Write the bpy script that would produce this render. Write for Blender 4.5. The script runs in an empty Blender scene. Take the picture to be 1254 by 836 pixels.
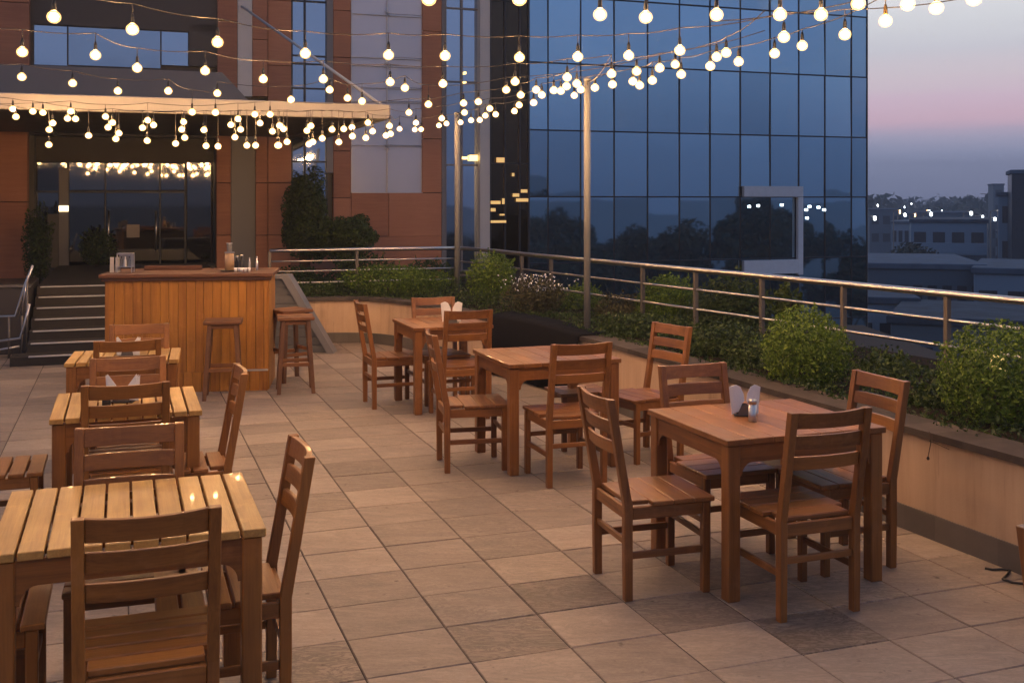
import bpy, math, random
from mathutils import Vector, Matrix
random.seed(7)
R = math.radians
sc = bpy.context.scene
col = sc.collection
F, CX, HY, CH = 1320.0, 627.0, 245.0, 1.85      # focal length (px), centre, horizon row, camera height
TH = R(19.83)
U = Vector((math.cos(TH), math.sin(TH), 0)); V = Vector((-math.sin(TH), math.cos(TH), 0))

def P(px, py, Y):
    return Vector(((px-CX)/F*Y, Y, CH+(HY-py)/F*Y))

def srgb(r, g, b):
    f = lambda c: (c/255/12.92) if c/255 <= .04045 else ((c/255+.055)/1.055)**2.4
    return (f(r), f(g), f(b), 1)

# ------------------------------------------------------------------ mesh collector
class MB:
    def __init__(s): s.v = []; s.f = []; s.t = []; s.sm = []
    def _add(s, vs, fs, tint, smooth=False, M=None):
        o = len(s.v)
        s.v += [tuple(M @ Vector(p)) if M else tuple(p) for p in vs]
        s.f += [tuple(i+o for i in f) for f in fs]
        s.t += [tint]*len(fs); s.sm += [smooth]*len(fs)
    def box(s, x0, x1, y0, y1, z0, z1, b=.003, M=None, tint=None):
        if tint is None: tint = random.random()
        c = ((x0+x1)/2, (y0+y1)/2, (z0+z1)/2); h = (abs(x1-x0)/2, abs(y1-y0)/2, abs(z1-z0)/2)
        b = min(b, min(h)*.45)
        vs = []; idx = {}
        for sx in (-1, 1):
            for sy in (-1, 1):
                for sz in (-1, 1):
                    for a in range(3):
                        p = [c[k]+(sx, sy, sz)[k]*(h[k]-(0 if k == a else b)) for k in range(3)]
                        idx[(sx, sy, sz, a)] = len(vs); vs.append(p)
        fs = []
        for a in range(3):
            b1, b2 = [k for k in range(3) if k != a]
            for sg in (-1, 1):
                q = []
                for (p1, p2) in ((-1, -1), (1, -1), (1, 1), (-1, 1)):
                    k = [0, 0, 0]; k[a] = sg; k[b1] = p1; k[b2] = p2
                    q.append(idx[(k[0], k[1], k[2], a)])
                fs.append(q)
            for p1 in (-1, 1):
                for p2 in (-1, 1):
                    k0 = [0, 0, 0]; k1 = [0, 0, 0]
                    k0[a] = -1; k1[a] = 1; k0[b1] = k1[b1] = p1; k0[b2] = k1[b2] = p2
                    fs.append([idx[(*k0, b1)], idx[(*k1, b1)], idx[(*k1, b2)], idx[(*k0, b2)]])
        for sx in (-1, 1):
            for sy in (-1, 1):
                for sz in (-1, 1):
                    fs.append([idx[(sx, sy, sz, a)] for a in range(3)])
        s._add(vs, fs, tint, False, M)
    def prism(s, pts, axis, t0, t1, M=None, tint=None):
        """closed polygon pts in the plane across axis, extruded t0..t1"""
        if tint is None: tint = random.random()
        n = len(pts); vs = []
        for t in (t0, t1):
            for (a, b) in pts:
                vs.append({0: (t, a, b), 1: (a, t, b), 2: (a, b, t)}[axis])
        fs = [list(range(n)), list(range(n, 2*n))[::-1]] + [[i, (i+1) % n, n+(i+1) % n, n+i] for i in range(n)]
        s._add(vs, fs, tint, False, M)
    def strip(s, fa, fb, n, tint=None, M=None):
        """solid band: fa(t), fb(t) give lists of 4 section corners"""
        pass
    def tube(s, path, r, n=10, tint=.5, closed=False, M=None, rend=None):
        path = [Vector(p) for p in path]; k = len(path); vs = []; fs = []
        up = Vector((0, 0, 1)); prev = None
        for i, p in enumerate(path):
            if i == 0: d = path[1]-p
            elif i == k-1: d = p-path[i-1]
            else: d = (path[i+1]-p).normalized()+(p-path[i-1]).normalized()
            d = d.normalized() if d.length > 1e-9 else Vector((0, 0, 1))
            if prev is None:
                a = d.orthogonal().normalized()
            else:
                a = prev-d*prev.dot(d)
                a = a.normalized() if a.length > 1e-6 else d.orthogonal().normalized()
            prev = a; b = d.cross(a)
            rr = r[i] if isinstance(r, (list, tuple)) else r
            for j in range(n):
                t = 2*math.pi*j/n
                vs.append(p+a*math.cos(t)*rr+b*math.sin(t)*rr)
        for i in range(k-1):
            for j in range(n):
                fs.append([i*n+j, i*n+(j+1) % n, (i+1)*n+(j+1) % n, (i+1)*n+j])
        s._add(vs, fs, tint, True, M)
        s._add(vs[:n], [list(range(n))[::-1]], tint, False, M); s._add(vs[-n:], [list(range(n))], tint, False, M)
    def lathe(s, prof, n=16, tint=.5, M=None, c=(0, 0, 0)):
        vs = []; fs = []; k = len(prof)
        for (r, z) in prof:
            for j in range(n):
                t = 2*math.pi*j/n; vs.append((c[0]+r*math.cos(t), c[1]+r*math.sin(t), c[2]+z))
        for i in range(k-1):
            for j in range(n): fs.append([i*n+j, i*n+(j+1) % n, (i+1)*n+(j+1) % n, (i+1)*n+j])
        s._add(vs, fs, tint, True, M)
        s._add(vs[:n], [list(range(n))[::-1]], tint, False, M); s._add(vs[-n:], [list(range(n))], tint, False, M)
    def quad(s, a, b, c, d, tint=.5): s._add([a, b, c, d], [[0, 1, 2, 3]], tint)
    def build(s, name, mat, parent=None, recalc=True, M=None, bevel=0):
        me = bpy.data.meshes.new(name); me.from_pydata(s.v, [], s.f)
        at = me.attributes.new('tint', 'FLOAT', 'FACE'); at.data.foreach_set('value', s.t)
        me.polygons.foreach_set('use_smooth', s.sm)
        if recalc:
            import bmesh
            bm = bmesh.new(); bm.from_mesh(me); bmesh.ops.remove_doubles(bm, verts=bm.verts, dist=1e-5)
            bmesh.ops.recalc_face_normals(bm, faces=bm.faces); bm.to_mesh(me); bm.free()
        me.materials.append(mat)
        o = bpy.data.objects.new(name, me); col.objects.link(o)
        if parent: o.parent = parent
        if M is not None: o.matrix_world = M
        if bevel:
            m = o.modifiers.new('edge', 'BEVEL'); m.width = bevel; m.segments = 2; m.limit_method = 'ANGLE'; m.angle_limit = R(40)
        return o

def tag(o, label=None, cat=None, group=None, kind=None):
    for k, v in (('label', label), ('category', cat), ('group', group), ('kind', kind)):
        if v: o[k] = v
    return o
def thing(name, label, cat, loc=(0, 0, 0), rz=0, group=None):
    o = bpy.data.objects.new(name, None); col.objects.link(o)
    o.location = loc; o.rotation_euler = (0, 0, rz); o.empty_display_size = .1
    return tag(o, label, cat, group)
def dup(root, loc, rz, label):
    r = root.copy(); col.objects.link(r); r.location = loc; r.rotation_euler = (0, 0, rz); r['label'] = label
    for ch in list(root.children):
        c = ch.copy(); col.objects.link(c); c.parent = r
        for g in list(ch.children):
            d = g.copy(); col.objects.link(d); d.parent = c
    return r

# ------------------------------------------------------------------ materials
class N:
    def __init__(s, name):
        s.m = bpy.data.materials.new(name); s.m.use_nodes = True
        s.t = s.m.node_tree; s.b = s.t.nodes['Principled BSDF']; s.out = s.t.nodes['Material Output']
    def n(s, typ, **kw):
        o = s.t.nodes.new(typ)
        for k, v in kw.items(): setattr(o, k, v)
        return o
    def l(s, a, b): s.t.links.new(a, b)
    def attr(s, name='tint'):
        a = s.n('ShaderNodeAttribute'); a.attribute_name = name; return a.outputs['Fac']
    def noise(s, vec, scale, detail=4, rough=.55, dist=0):
        a = s.n('ShaderNodeTexNoise'); a.inputs['Scale'].default_value = scale; a.inputs['Detail'].default_value = detail
        a.inputs['Roughness'].default_value = rough; a.inputs['Distortion'].default_value = dist
        if vec is not None: s.l(vec, a.inputs['Vector'])
        return a.outputs['Fac']
    def mapping(s, vec, scale, rot=(0, 0, 0)):
        a = s.n('ShaderNodeMapping'); a.inputs['Scale'].default_value = scale; a.inputs['Rotation'].default_value = rot
        s.l(vec, a.inputs['Vector']); return a.outputs['Vector']
    def coord(s, k='Object'): return s.n('ShaderNodeTexCoord').outputs[k]
    def ramp(s, fac, stops):
        a = s.n('ShaderNodeValToRGB'); e = a.color_ramp.elements
        while len(e) < len(stops): e.new(.5)
        for i, (p, c) in enumerate(stops): e[i].position = p; e[i].color = c
        s.l(fac, a.inputs['Fac']); return a.outputs['Color']
    def math(s, op, a, b=None, clamp=False):
        m = s.n('ShaderNodeMath'); m.operation = op; m.use_clamp = clamp
        for i, x in enumerate((a, b)):
            if x is None: continue
            if isinstance(x, (int, float)): m.inputs[i].default_value = x
            else: s.l(x, m.inputs[i])
        return m.outputs[0]
    def mix(s, fac, a, b, mode='MIX'):
        m = s.n('ShaderNodeMix'); m.data_type = 'RGBA'; m.blend_type = mode
        for k, x in ((0, fac), (6, a), (7, b)):
            if isinstance(x, (int, float)): m.inputs[k].default_value = x
            elif isinstance(x, tuple): m.inputs[k].default_value = x
            else: s.l(x, m.inputs[k])
        return m.outputs[2]
    def bump(s, h, strength=.3, dist=.002):
        b = s.n('ShaderNodeBump'); b.inputs['Strength'].default_value = strength; b.inputs['Distance'].default_value = dist
        s.l(h, b.inputs['Height']); s.l(b.outputs['Normal'], s.b.inputs['Normal'])
    def set(s, **kw):
        for k, v in kw.items():
            k = {'base': 'Base Color', 'rough': 'Roughness', 'metal': 'Metallic', 'spec': 'Specular IOR Level', 'coat': 'Coat Weight'}.get(k, k)
            if isinstance(v, (int, float, tuple)): s.b.inputs[k].default_value = v
            else: s.l(v, s.b.inputs[k])
        return s.m

def wood(name, dark, light, axis, rough=.42, knots=True):
    m = N(name); c = m.coord()
    oi = m.n('ShaderNodeObjectInfo').outputs['Random']
    off = m.n('ShaderNodeCombineXYZ'); t = m.attr()
    s1 = m.math('MULTIPLY', t, 17.3); s2 = m.math('MULTIPLY', oi, 31.7)
    m.l(m.math('ADD', s1, s2), off.inputs[0]); m.l(m.math('MULTIPLY', t, 9.1), off.inputs[1]); m.l(s2, off.inputs[2])
    va = m.n('ShaderNodeVectorMath'); va.operation = 'ADD'; m.l(c, va.inputs[0]); m.l(off.outputs[0], va.inputs[1])
    sc_ = [24, 24, 24]; sc_[axis] = 1.3
    v = m.mapping(va.outputs[0], tuple(sc_))
    n1 = m.noise(v, 1.0, 5, .6, .6)
    sc2 = [170, 170, 170]; sc2[axis] = 5
    n2 = m.noise(m.mapping(va.outputs[0], tuple(sc2)), 1.0, 3, .6)
    n3 = m.noise(va.outputs[0], 2.2, 3, .6)
    g = m.math('ADD', m.math('MULTIPLY', n1, .62), m.math('MULTIPLY', n2, .30))
    g = m.math('ADD', g, m.math('MULTIPLY', m.math('SUBTRACT', t, .5), .22))
    g = m.math('ADD', g, m.math('MULTIPLY', m.math('SUBTRACT', oi, .5), .10))
    cr = m.ramp(g, [(.25, dark), (.47, tuple(dark[i]*.45+light[i]*.55 for i in range(3))+(1,)), (.68, light)])
    cr = m.mix(m.math('MULTIPLY', m.math('SUBTRACT', n3, .38, True), .9), cr, tuple(x*.55 for x in dark[:3])+(1,))
    n4 = m.noise(va.outputs[0], 6.5, 6, .7)
    cr = m.mix(m.math('MULTIPLY', m.math('SUBTRACT', n4, .55, True), 1.6, True), cr, tuple(min(1, x*1.25+.05) for x in light[:3])+(1,))
    rr = m.math('ADD', m.math('MULTIPLY', m.math('ADD', n3, n4), .22), rough-.18)
    m.bump(m.math('ADD', n2, m.math('MULTIPLY', n1, .6)), .25, .0012)
    return m.set(base=cr, rough=rr, coat=.12)
RD, RL = (.115, .038, .008, 1), (.32, .122, .025, 1)
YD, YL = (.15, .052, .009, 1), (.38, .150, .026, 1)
W = {}
for k, (d, l) in {'red': (RD, RL), 'honey': (YD, YL)}.items():
    for a in range(3): W[k, a] = wood(f'{k} wood grain {"xyz"[a]}', d, l, a, .42 if k == 'red' else .46)
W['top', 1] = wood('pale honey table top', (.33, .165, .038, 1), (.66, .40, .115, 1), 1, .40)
W['bar', 2] = wood('bar plank wood', (.25, .085, .008, 1), (.54, .23, .026, 1), 2, .5)
W['bar', 0] = wood('bar top wood', (.08, .028, .010, 1), (.19, .075, .028, 1), 0, .4)
W['stool', 2] = wood('stool wood', (.07, .027, .009, 1), (.20, .085, .03, 1), 2, .5)
W['stool', 0] = wood('stool seat wood', (.12, .045, .012, 1), (.30, .12, .035, 1), 0, .5)

def plain(name, c, rough=.6, metal=0, var=.12, scale=6, bump=0, bscale=60, spec=.5):
    m = N(name); co = m.coord()
    n = m.noise(co, scale, 5, .6); t = m.attr()
    f = m.math('ADD', m.math('MULTIPLY', m.math('SUBTRACT', n, .5), 2*var), m.math('MULTIPLY', m.math('SUBTRACT', t, .5), var))
    v = m.math('ADD', f, 1.0)
    cc = m.n('ShaderNodeVectorMath'); cc.operation = 'SCALE'; cc.inputs[0].default_value = c[:3]; m.l(v, cc.inputs['Scale'])
    if bump: m.bump(m.noise(co, bscale, 3), bump, .003)
    return m.set(base=cc.outputs[0], rough=m.math('ADD', m.math('MULTIPLY', n, .2), rough-.1), metal=metal, spec=spec)
def emis(name, c, s):
    m = N(name); m.b.inputs['Base Color'].default_value = (*c[:3], 1); m.b.inputs['Emission Color'].default_value = (*c[:3], 1)
    m.b.inputs['Emission Strength'].default_value = s; return m.m

def mirror(name, tint, rough=.03, wav=.015, metal=1.0, base=None):
    m = N(name); c = m.coord('Object')
    n = m.noise(c, .55, 2, .5); t = m.attr()
    b = m.n('ShaderNodeBump'); b.inputs['Strength'].default_value = wav; b.inputs['Distance'].default_value = 1
    m.l(n, b.inputs['Height']); m.l(b.outputs['Normal'], m.b.inputs['Normal'])
    v = m.math('ADD', m.math('MULTIPLY', m.math('SUBTRACT', t, .5), .22), 1.0)
    cc = m.n('ShaderNodeVectorMath'); cc.operation = 'SCALE'; cc.inputs[0].default_value = tint[:3]; m.l(v, cc.inputs['Scale'])
    return m.set(base=cc.outputs[0], rough=rough, metal=metal)

def tile_mat():
    m = N('sandstone tile'); c = m.coord()
    t = m.attr('tint'); dk = m.attr('dark')
    off = m.n('ShaderNodeCombineXYZ'); m.l(m.math('MULTIPLY', t, 40), off.inputs[0]); m.l(m.math('MULTIPLY', t, 23), off.inputs[1])
    va = m.n('ShaderNodeVectorMath'); va.operation = 'ADD'; m.l(c, va.inputs[0]); m.l(off.outputs[0], va.inputs[1])
    v = va.outputs[0]
    n1 = m.noise(m.mapping(v, (1, 3.2, 1), (0, 0, TH)), 2.2, 6, .62, 1.2)
    n2 = m.noise(v, 55, 4, .7)
    n3 = m.noise(c, .8, 3, .6)
    g = m.math('ADD', m.math('MULTIPLY', n1, .55), m.math('MULTIPLY', m.math('SUBTRACT', t, .5), .26))
    g = m.math('ADD', g, m.math('MULTIPLY', n3, .28))
    g = m.math('ADD', g, m.math('MULTIPLY', m.math('SUBTRACT', n2, .5), .22))
    g = m.math('ADD', g, .04)
    cr = m.ramp(g, [(.24, (.17, .137, .112, 1)), (.42, (.27, .215, .172, 1)), (.56, (.345, .275, .215, 1)), (.72, (.42, .34, .27, 1))])
    # darker, worn stones
    vein = m.noise(m.mapping(v, (1.2, 4, 1), (0, 0, TH+.3)), 3.4, 8, .72, 2.5)
    vm = m.math('MULTIPLY', m.math('ABSOLUTE', m.math('SUBTRACT', vein, .5)), 14, True)
    cr = m.mix(m.math('MULTIPLY', dk, .60), cr, (.085, .068, .052, 1))
    cr = m.mix(m.math('MULTIPLY', m.math('SUBTRACT', 1.0, vm, True), m.math('ADD', m.math('MULTIPLY', dk, .75), .22)), cr, (.05, .035, .025, 1))
    # dirt specks
    sp = m.noise(c, 19, 2, .5)
    cr = m.mix(m.math('MULTIPLY', m.math('SUBTRACT', sp, .685, True), 7, True), cr, (.05, .032, .022, 1))
    m.bump(m.math('ADD', m.math('MULTIPLY', n1, 1.6), m.math('MULTIPLY', n2, .5)), .35, .004)
    return m.set(base=cr, rough=m.math('ADD', m.math('MULTIPLY', n1, .3), .42), spec=.35)

def wall_mat():
    m = N('beige render'); c = m.coord()
    n1 = m.noise(c, 1.3, 5, .6); n2 = m.noise(m.mapping(c, (7, 7, .6)), 1.2, 4, .7); n3 = m.noise(c, 90, 3)
    g = m.math('ADD', m.math('MULTIPLY', n1, .45), m.math('MULTIPLY', n2, .55))
    cr = m.ramp(g, [(.32, (.33, .215, .13, 1)), (.46, (.49, .335, .21, 1)), (.66, (.57, .40, .26, 1))])
    st = m.noise(m.mapping(c, (16, 16, .9)), 1.0, 5, .75)
    cr = m.mix(m.math('MULTIPLY', m.math('SUBTRACT', st, .60, True), 3.2, True), cr, (.16, .11, .075, 1))
    m.bump(n3, .4, .002)
    return m.set(base=cr, rough=.75)
def terra_mat():
    m = N('terracotta cladding'); c = m.coord(); t = m.attr()
    n1 = m.noise(m.mapping(c, (1, 1, 14)), 2.0, 4, .6); n2 = m.noise(c, 1.1, 3)
    g = m.math('ADD', m.math('ADD', m.math('MULTIPLY', n1, .35), m.math('MULTIPLY', n2, .35)), m.math('MULTIPLY', t, .3))
    cr = m.ramp(g, [(.3, (.26, .098, .05, 1)), (.5, (.37, .145, .072, 1)), (.7, (.44, .185, .095, 1))])
    m.bump(n1, .3, .004)
    return m.set(base=cr, rough=.6)
def leaf_mat(name, a, b, c_):
    m = N(name); t = m.attr()
    cr = m.ramp(t, [(0, a), (.5, b), (1, c_)])
    m.set(base=cr, rough=.5, spec=.3)
    tr = m.n('ShaderNodeBsdfTranslucent'); m.l(cr, tr.inputs['Color'])
    mx = m.n('ShaderNodeMixShader'); mx.inputs[0].default_value = .25
    m.l(m.b.outputs[0], mx.inputs[1]); m.l(tr.outputs[0], mx.inputs[2]); m.l(mx.outputs[0], m.out.inputs['Surface'])
    return m.m
TILE, WALL, TERRA = tile_mat(), wall_mat(), terra_mat()
STEEL = plain('brushed steel', (.62, .58, .53), .32, 1.0, .08, 12)
DSTEEL = plain('weathered steel post', (.16, .14, .12), .5, .6, .2, 8)
PALE = plain('pale painted metal', (.50, .49, .47), .5, .2, .08)
POLEM = plain('pale painted pole', (.21, .21, .20), .55, .1, .12, 5)
BLACK = plain('black rubber', (.012, .012, .012), .5)
WIREM = plain('black cable', (.05, .042, .035), .5)
BRASS = plain('brass socket', (.35, .20, .06), .35, .9)
GREY = plain('dark grey stone', (.10, .095, .09), .7, 0, .3, 5, .5)
STEPM = plain('dark stone step', (.04, .034, .028), .7, 0, .3, 5, .4, spec=.25)
BASE = plain('dark tile skirting', (.11, .095, .08), .55, 0, .45, 3, .3)
COPE = plain('dark coping', (.075, .06, .05), .85, 0, .5, 9, .5, spec=.12)
SOIL = plain('soil', (.022, .016, .011), .95, 0, .5, 20, 1, spec=.05)
SLABM = plain('concrete', (.13, .12, .115), .85, 0, .2, 2, .3)
GROUT = plain('grout', (.035, .025, .02), .9, 0, .3, 20)
GREYP = plain('grey panel', (.17, .165, .17), .5, .1, .06, 3)
CARD = plain('cream card', (.6, .54, .45), .7)
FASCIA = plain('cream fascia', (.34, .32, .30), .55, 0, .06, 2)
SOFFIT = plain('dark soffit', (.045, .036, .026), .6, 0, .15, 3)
DARKP = plain('dark panel', (.045, .038, .034), .45, .1, .1, 2)
PAPER = plain('white napkin paper', (.80, .78, .74), .85, 0, .04, 30, .4, 120)
CLOTH = plain('black woven cloth', (.006, .006, .008), .9, 0, .25, 10, .8, 160, spec=.08)
BLUEG = mirror('blue reflective glass', (.41, .62, .76), .025, .004)
GREYG = mirror('grey reflective glass', (.50, .58, .66), .04, .02)
BROWNG = mirror('brown dark glass', (.07, .055, .042), .04, .02)
FROST = plain('frosted pale panel', (.62, .62, .66), .22, .25, .05, 1.5)
MULL = plain('dark mullion', (.022, .028, .038), .4, .3)
DGLASS = N('entrance glass'); DGLASS = DGLASS.set(base=(.17, .165, .15, 1), rough=.035, metal=1.0)
CLEAR = N('clear glass'); CLEAR.b.inputs['Transmission Weight'].default_value = 1; CLEAR = CLEAR.set(base=(.9, .95, .92, 1), rough=.03)
LEAF = leaf_mat('boxwood leaves', (.035, .068, .008, 1), (.105, .175, .018, 1), (.25, .33, .04, 1))
LEAFD = leaf_mat('dark leaves', (.015, .028, .007, 1), (.04, .068, .014, 1), (.10, .14, .03, 1))
LEAFB = leaf_mat('brownish leaves', (.04, .034, .016, 1), (.075, .072, .03, 1), (.14, .125, .055, 1))
FARLEAF = leaf_mat('far tree leaves', (.015, .024, .016, 1), (.03, .045, .028, 1), (.05, .07, .04, 1))
BARK = plain('bark', (.06, .04, .025), .9, 0, .4, 14, .8)
CORE = {'brass': emis('glowing core of the bulbs before the sky', (1, .585, .27), 660), 'near': emis('glowing core of near bulbs', (1, .585, .27), 660), 'far': emis('glowing core of far bulbs', (1, .585, .27), 160)}
GLOBE = N('amber bulb glass')
GLOBE.t.nodes.remove(GLOBE.b)
_e = GLOBE.n('ShaderNodeEmission'); _e.inputs[0].default_value = (1, .60, .22, 1); _e.inputs[1].default_value = 1.15
_t = GLOBE.n('ShaderNodeBsdfTransparent'); _t.inputs[0].default_value = (1, .93, .82, 1)
_a = GLOBE.n('ShaderNodeAddShader'); GLOBE.l(_e.outputs[0], _a.inputs[0]); GLOBE.l(_t.outputs[0], _a.inputs[1]); GLOBE.l(_a.outputs[0], GLOBE.out.inputs['Surface']); GLOBE = GLOBE.m
WHITEL = emis('white lamp', (.85, .95, 1), 9)
YELL = emis('lit yellow lamp', (1, .62, .18), 4)
WARMW = emis('lit room behind glass', (1, .62, .22), .55)
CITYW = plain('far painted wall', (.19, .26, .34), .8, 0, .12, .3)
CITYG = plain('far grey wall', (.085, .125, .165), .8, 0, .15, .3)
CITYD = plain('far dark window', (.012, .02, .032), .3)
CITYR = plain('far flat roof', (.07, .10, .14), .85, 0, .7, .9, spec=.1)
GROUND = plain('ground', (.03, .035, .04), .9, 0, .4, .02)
ROADM = plain('asphalt', (.05, .052, .056), .8, 0, .15, .5)

# ------------------------------------------------------------------ terrace floor
PW = [(3.25, 3.6), (2.86, 4.5), (2.51, 5.37), (2.19, 6.15), (1.73, 7.30), (1.30, 8.42), (.84, 9.66), (.30, 10.72), (-.25, 11.6), (-.80, 12.6), (-1.25, 13.4), (-1.75, 13.95), (-2.35, 14.0), (-3.15, 13.72)]
RAIL = [(4.9, 4.9), (3.54, 7.45), (2.44, 9.67), (1.50, 11.4), (.825, 12.66), (.21, 13.8), (-.31, 15.0), (-.80, 15.75), (-3.35, 14.9)]
TA, TB, X0, Z0 = .43042, .38414, -.42114, 5.03822
JV = Vector((math.sin(TH), -math.cos(TH), 0))
DARK = {(1, 0): .75, (2, 1): .6, (3, 2): .95, (0, 1): .7, (-2, 1): .8, (1, -1): .18, (2, 0): .05, (1, -3): .3, (1, -2): .35, (3, 1): .3, (2, -4): .2, (4, 1): .5, (3, 0): .4, (-1, 0): 0, (0, -1): .05}
mb = MB(); darks = []
def inside(x, y):
    d = 1e9
    for (a, b), (c, e) in zip(PW, PW[1:]):
        if min(b, e)-.01 <= y <= max(b, e)+.01 and abs(e-b) > .3:
            if x > a+(c-a)*(y-b)/(e-b)+.5: return False
    return True
rnd = random.Random(11)
for i in range(-26, 14):
    for j in range(-34, 15):
        o = Vector((X0, Z0, 0))+U*(i*TA)+JV*(j*TB)
        cx, cy = (o+U*TA/2+JV*TB/2)[:2]
        if cx < -9.5 or cx > 5 or cy < -.5 or cy > 15.2 or not inside(cx, cy): continue
        g = .0028; z = rnd.uniform(-.0012, .0012); b = .0035
        tl = [rnd.uniform(-.0008, .0008) for _ in range(4)]
        cs = [(g, g), (TA-g, g), (TA-g, TB-g), (g, TB-g)]; ci = [(g+b, g+b), (TA-g-b, g+b), (TA-g-b, TB-g-b), (g+b, TB-g-b)]
        vs = [o+U*a+JV*c+Vector((0, 0, -.004)) for a, c in cs]+[o+U*a+JV*c+Vector((0, 0, z+tl[k])) for k, (a, c) in enumerate(ci)]
        fs = [[4, 5, 6, 7]]+[[k, (k+1) % 4, 4+(k+1) % 4, 4+k] for k in range(4)]
        t = rnd.random(); mb._add(vs, fs, t)
        dk = .68*DARK.get((i, j), (rnd.random()**3*.6 if rnd.random() < .22 else 0)); darks += [dk]*5
fl = mb.build('terrace_paving', TILE, recalc=False)
a = fl.data.attributes.new('dark', 'FLOAT', 'FACE'); a.data.foreach_set('value', darks)
for p in fl.data.polygons:
    if p.normal.z < 0: pass
tag(fl, kind='structure', label='worn beige sandstone paving tiles of the terrace')
mb = MB(); mb.quad((-10.5, -1.5, -.0045), (5.2, -1.5, -.0045), (5.2, 16, -.0045), (-10.5, 16, -.0045)); tag(mb.build('paving_joints', GROUT), kind='structure')
slab = [(-14, -2), (9.0, -2)]+[(x+(.72 if y > 3 else 0), y+.3) for x, y in [(4.9, 4.9), (3.6, 7.5), (2.5, 9.75), (1.56, 11.5), (.9, 12.75), (.3, 13.9), (-.2, 15.1), (-.7, 16.0)]]+[(-3, 16.3), (-3, 22), (-14, 19)]
mb = MB(); mb.prism(slab, 2, -14.9, -.02); tag(mb.build('terrace_slab', SLABM), kind='structure')

# ------------------------------------------------------------------ planter
def offset(pts, d):
    out = []
    for i, p in enumerate(pts):
        a = Vector(pts[max(i-1, 0)]); b = Vector(pts[min(i+1, len(pts)-1)]); t = (b-a).normalized()
        out.append((p[0]+t.y*d, p[1]-t.x*d))
    return out
def wallband(mb, pts, d0, d1, z0, z1, tints=None):
    A, B = offset(pts, d0), offset(pts, d1)
    for i in range(len(pts)-1):
        q = [A[i], A[i+1], B[i+1], B[i]]
        vs = [(x, y, z0) for x, y in q]+[(x, y, z1) for x, y in q]
        fs = [[0, 1, 2, 3], [4, 5, 6, 7], [0, 1, 5, 4], [2, 3, 7, 6]]
        if i == 0: fs.append([0, 3, 7, 4])
        if i == len(pts)-2: fs.append([1, 2, 6, 5])
        mb._add(vs, fs, random.random())
def resample(pts, step):
    out = [pts[0]]
    for a, b in zip(pts, pts[1:]):
        L = math.dist(a, b); n = max(1, round(L/step))
        for k in range(1, n+1): out.append((a[0]+(b[0]-a[0])*k/n, a[1]+(b[1]-a[1])*k/n))
    return out
def smooth(pts, it=2):
    for _ in range(it):
        q = [pts[0]]
        for a, b in zip(pts, pts[1:]):
            q += [(a[0]*.75+b[0]*.25, a[1]*.75+b[1]*.25), (a[0]*.25+b[0]*.75, a[1]*.25+b[1]*.75)]
        pts = q+[pts[-1]]
    return pts
PWS = smooth(PW, 2)
pl = thing('planter', 'long curved beige planter wall with dark skirting along the terrace edge', 'planter', (PW[5][0], PW[5][1], 0))
def atp(o, parent):                       # world-space mesh as child
    o.parent = parent; o.matrix_parent_inverse = Matrix.LocRotScale(parent.location, parent.rotation_euler, None).inverted(); return o
mb = MB(); wallband(mb, PWS, .0, .16, -.004, .545); atp(mb.build('wall', WALL), pl)
mb = MB(); wallband(mb, resample(PWS, .42), -.014, -.001, -.002, .135); atp(mb.build('skirting', BASE), pl)
mb = MB(); wallband(mb, resample(PWS, .5), -.03, .24, .547, .585); atp(mb.build('coping', COPE), pl)
mb = MB(); B = offset(PWS, .1)
mb.prism(B+[(-3.45, 14.95)]+offset(RAIL, .62)[::-1][1:], 2, .02, .535); atp(mb.build('soil', SOIL), pl)

# dark cloth over the planter corner
seg = [(.66, 10.02), (.30, 10.72), (-.02, 11.24), (-.22, 11.55)]
seg = resample(smooth(seg, 1), .07)
mb = MB(); A = offset(seg, -.05); B2 = offset(seg, .26); n = len(seg)
rows = []
for i in range(n):
    f = i/(n-1); w = .012*math.sin(i*1.7)+.01*math.sin(i*.6+1); top = .592+.03*math.sin(min(1, f*1.15)*math.pi*.62)
    ax, ay = A[i]; bx, by = B2[i]; dx, dy = (bx-ax), (by-ay)
    rows.append([(ax-dx*.10+dx*w, ay-dy*.10+dy*w, .02+.01*math.sin(i)), (ax-dx*.05-dx*w, ay-dy*.05-dy*w, .3), (ax, ay, top-.02), (ax+dx*.12, ay+dy*.12, top), (bx, by, top+.02*f+.005*math.sin(i*2.1))])
vs = [p for r_ in rows for p in r_]; fs = [[i*5+k, i*5+k+1, (i+1)*5+k+1, (i+1)*5+k] for i in range(n-1) for k in range(4)]
mb._add(vs, fs, .5, True)
o = mb.build('cloth_cover', CLOTH); sm = o.modifiers.new('t', 'SOLIDIFY'); sm.thickness = .006
tag(o, 'black cloth draped over the curved corner of the planter', 'cloth')

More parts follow.
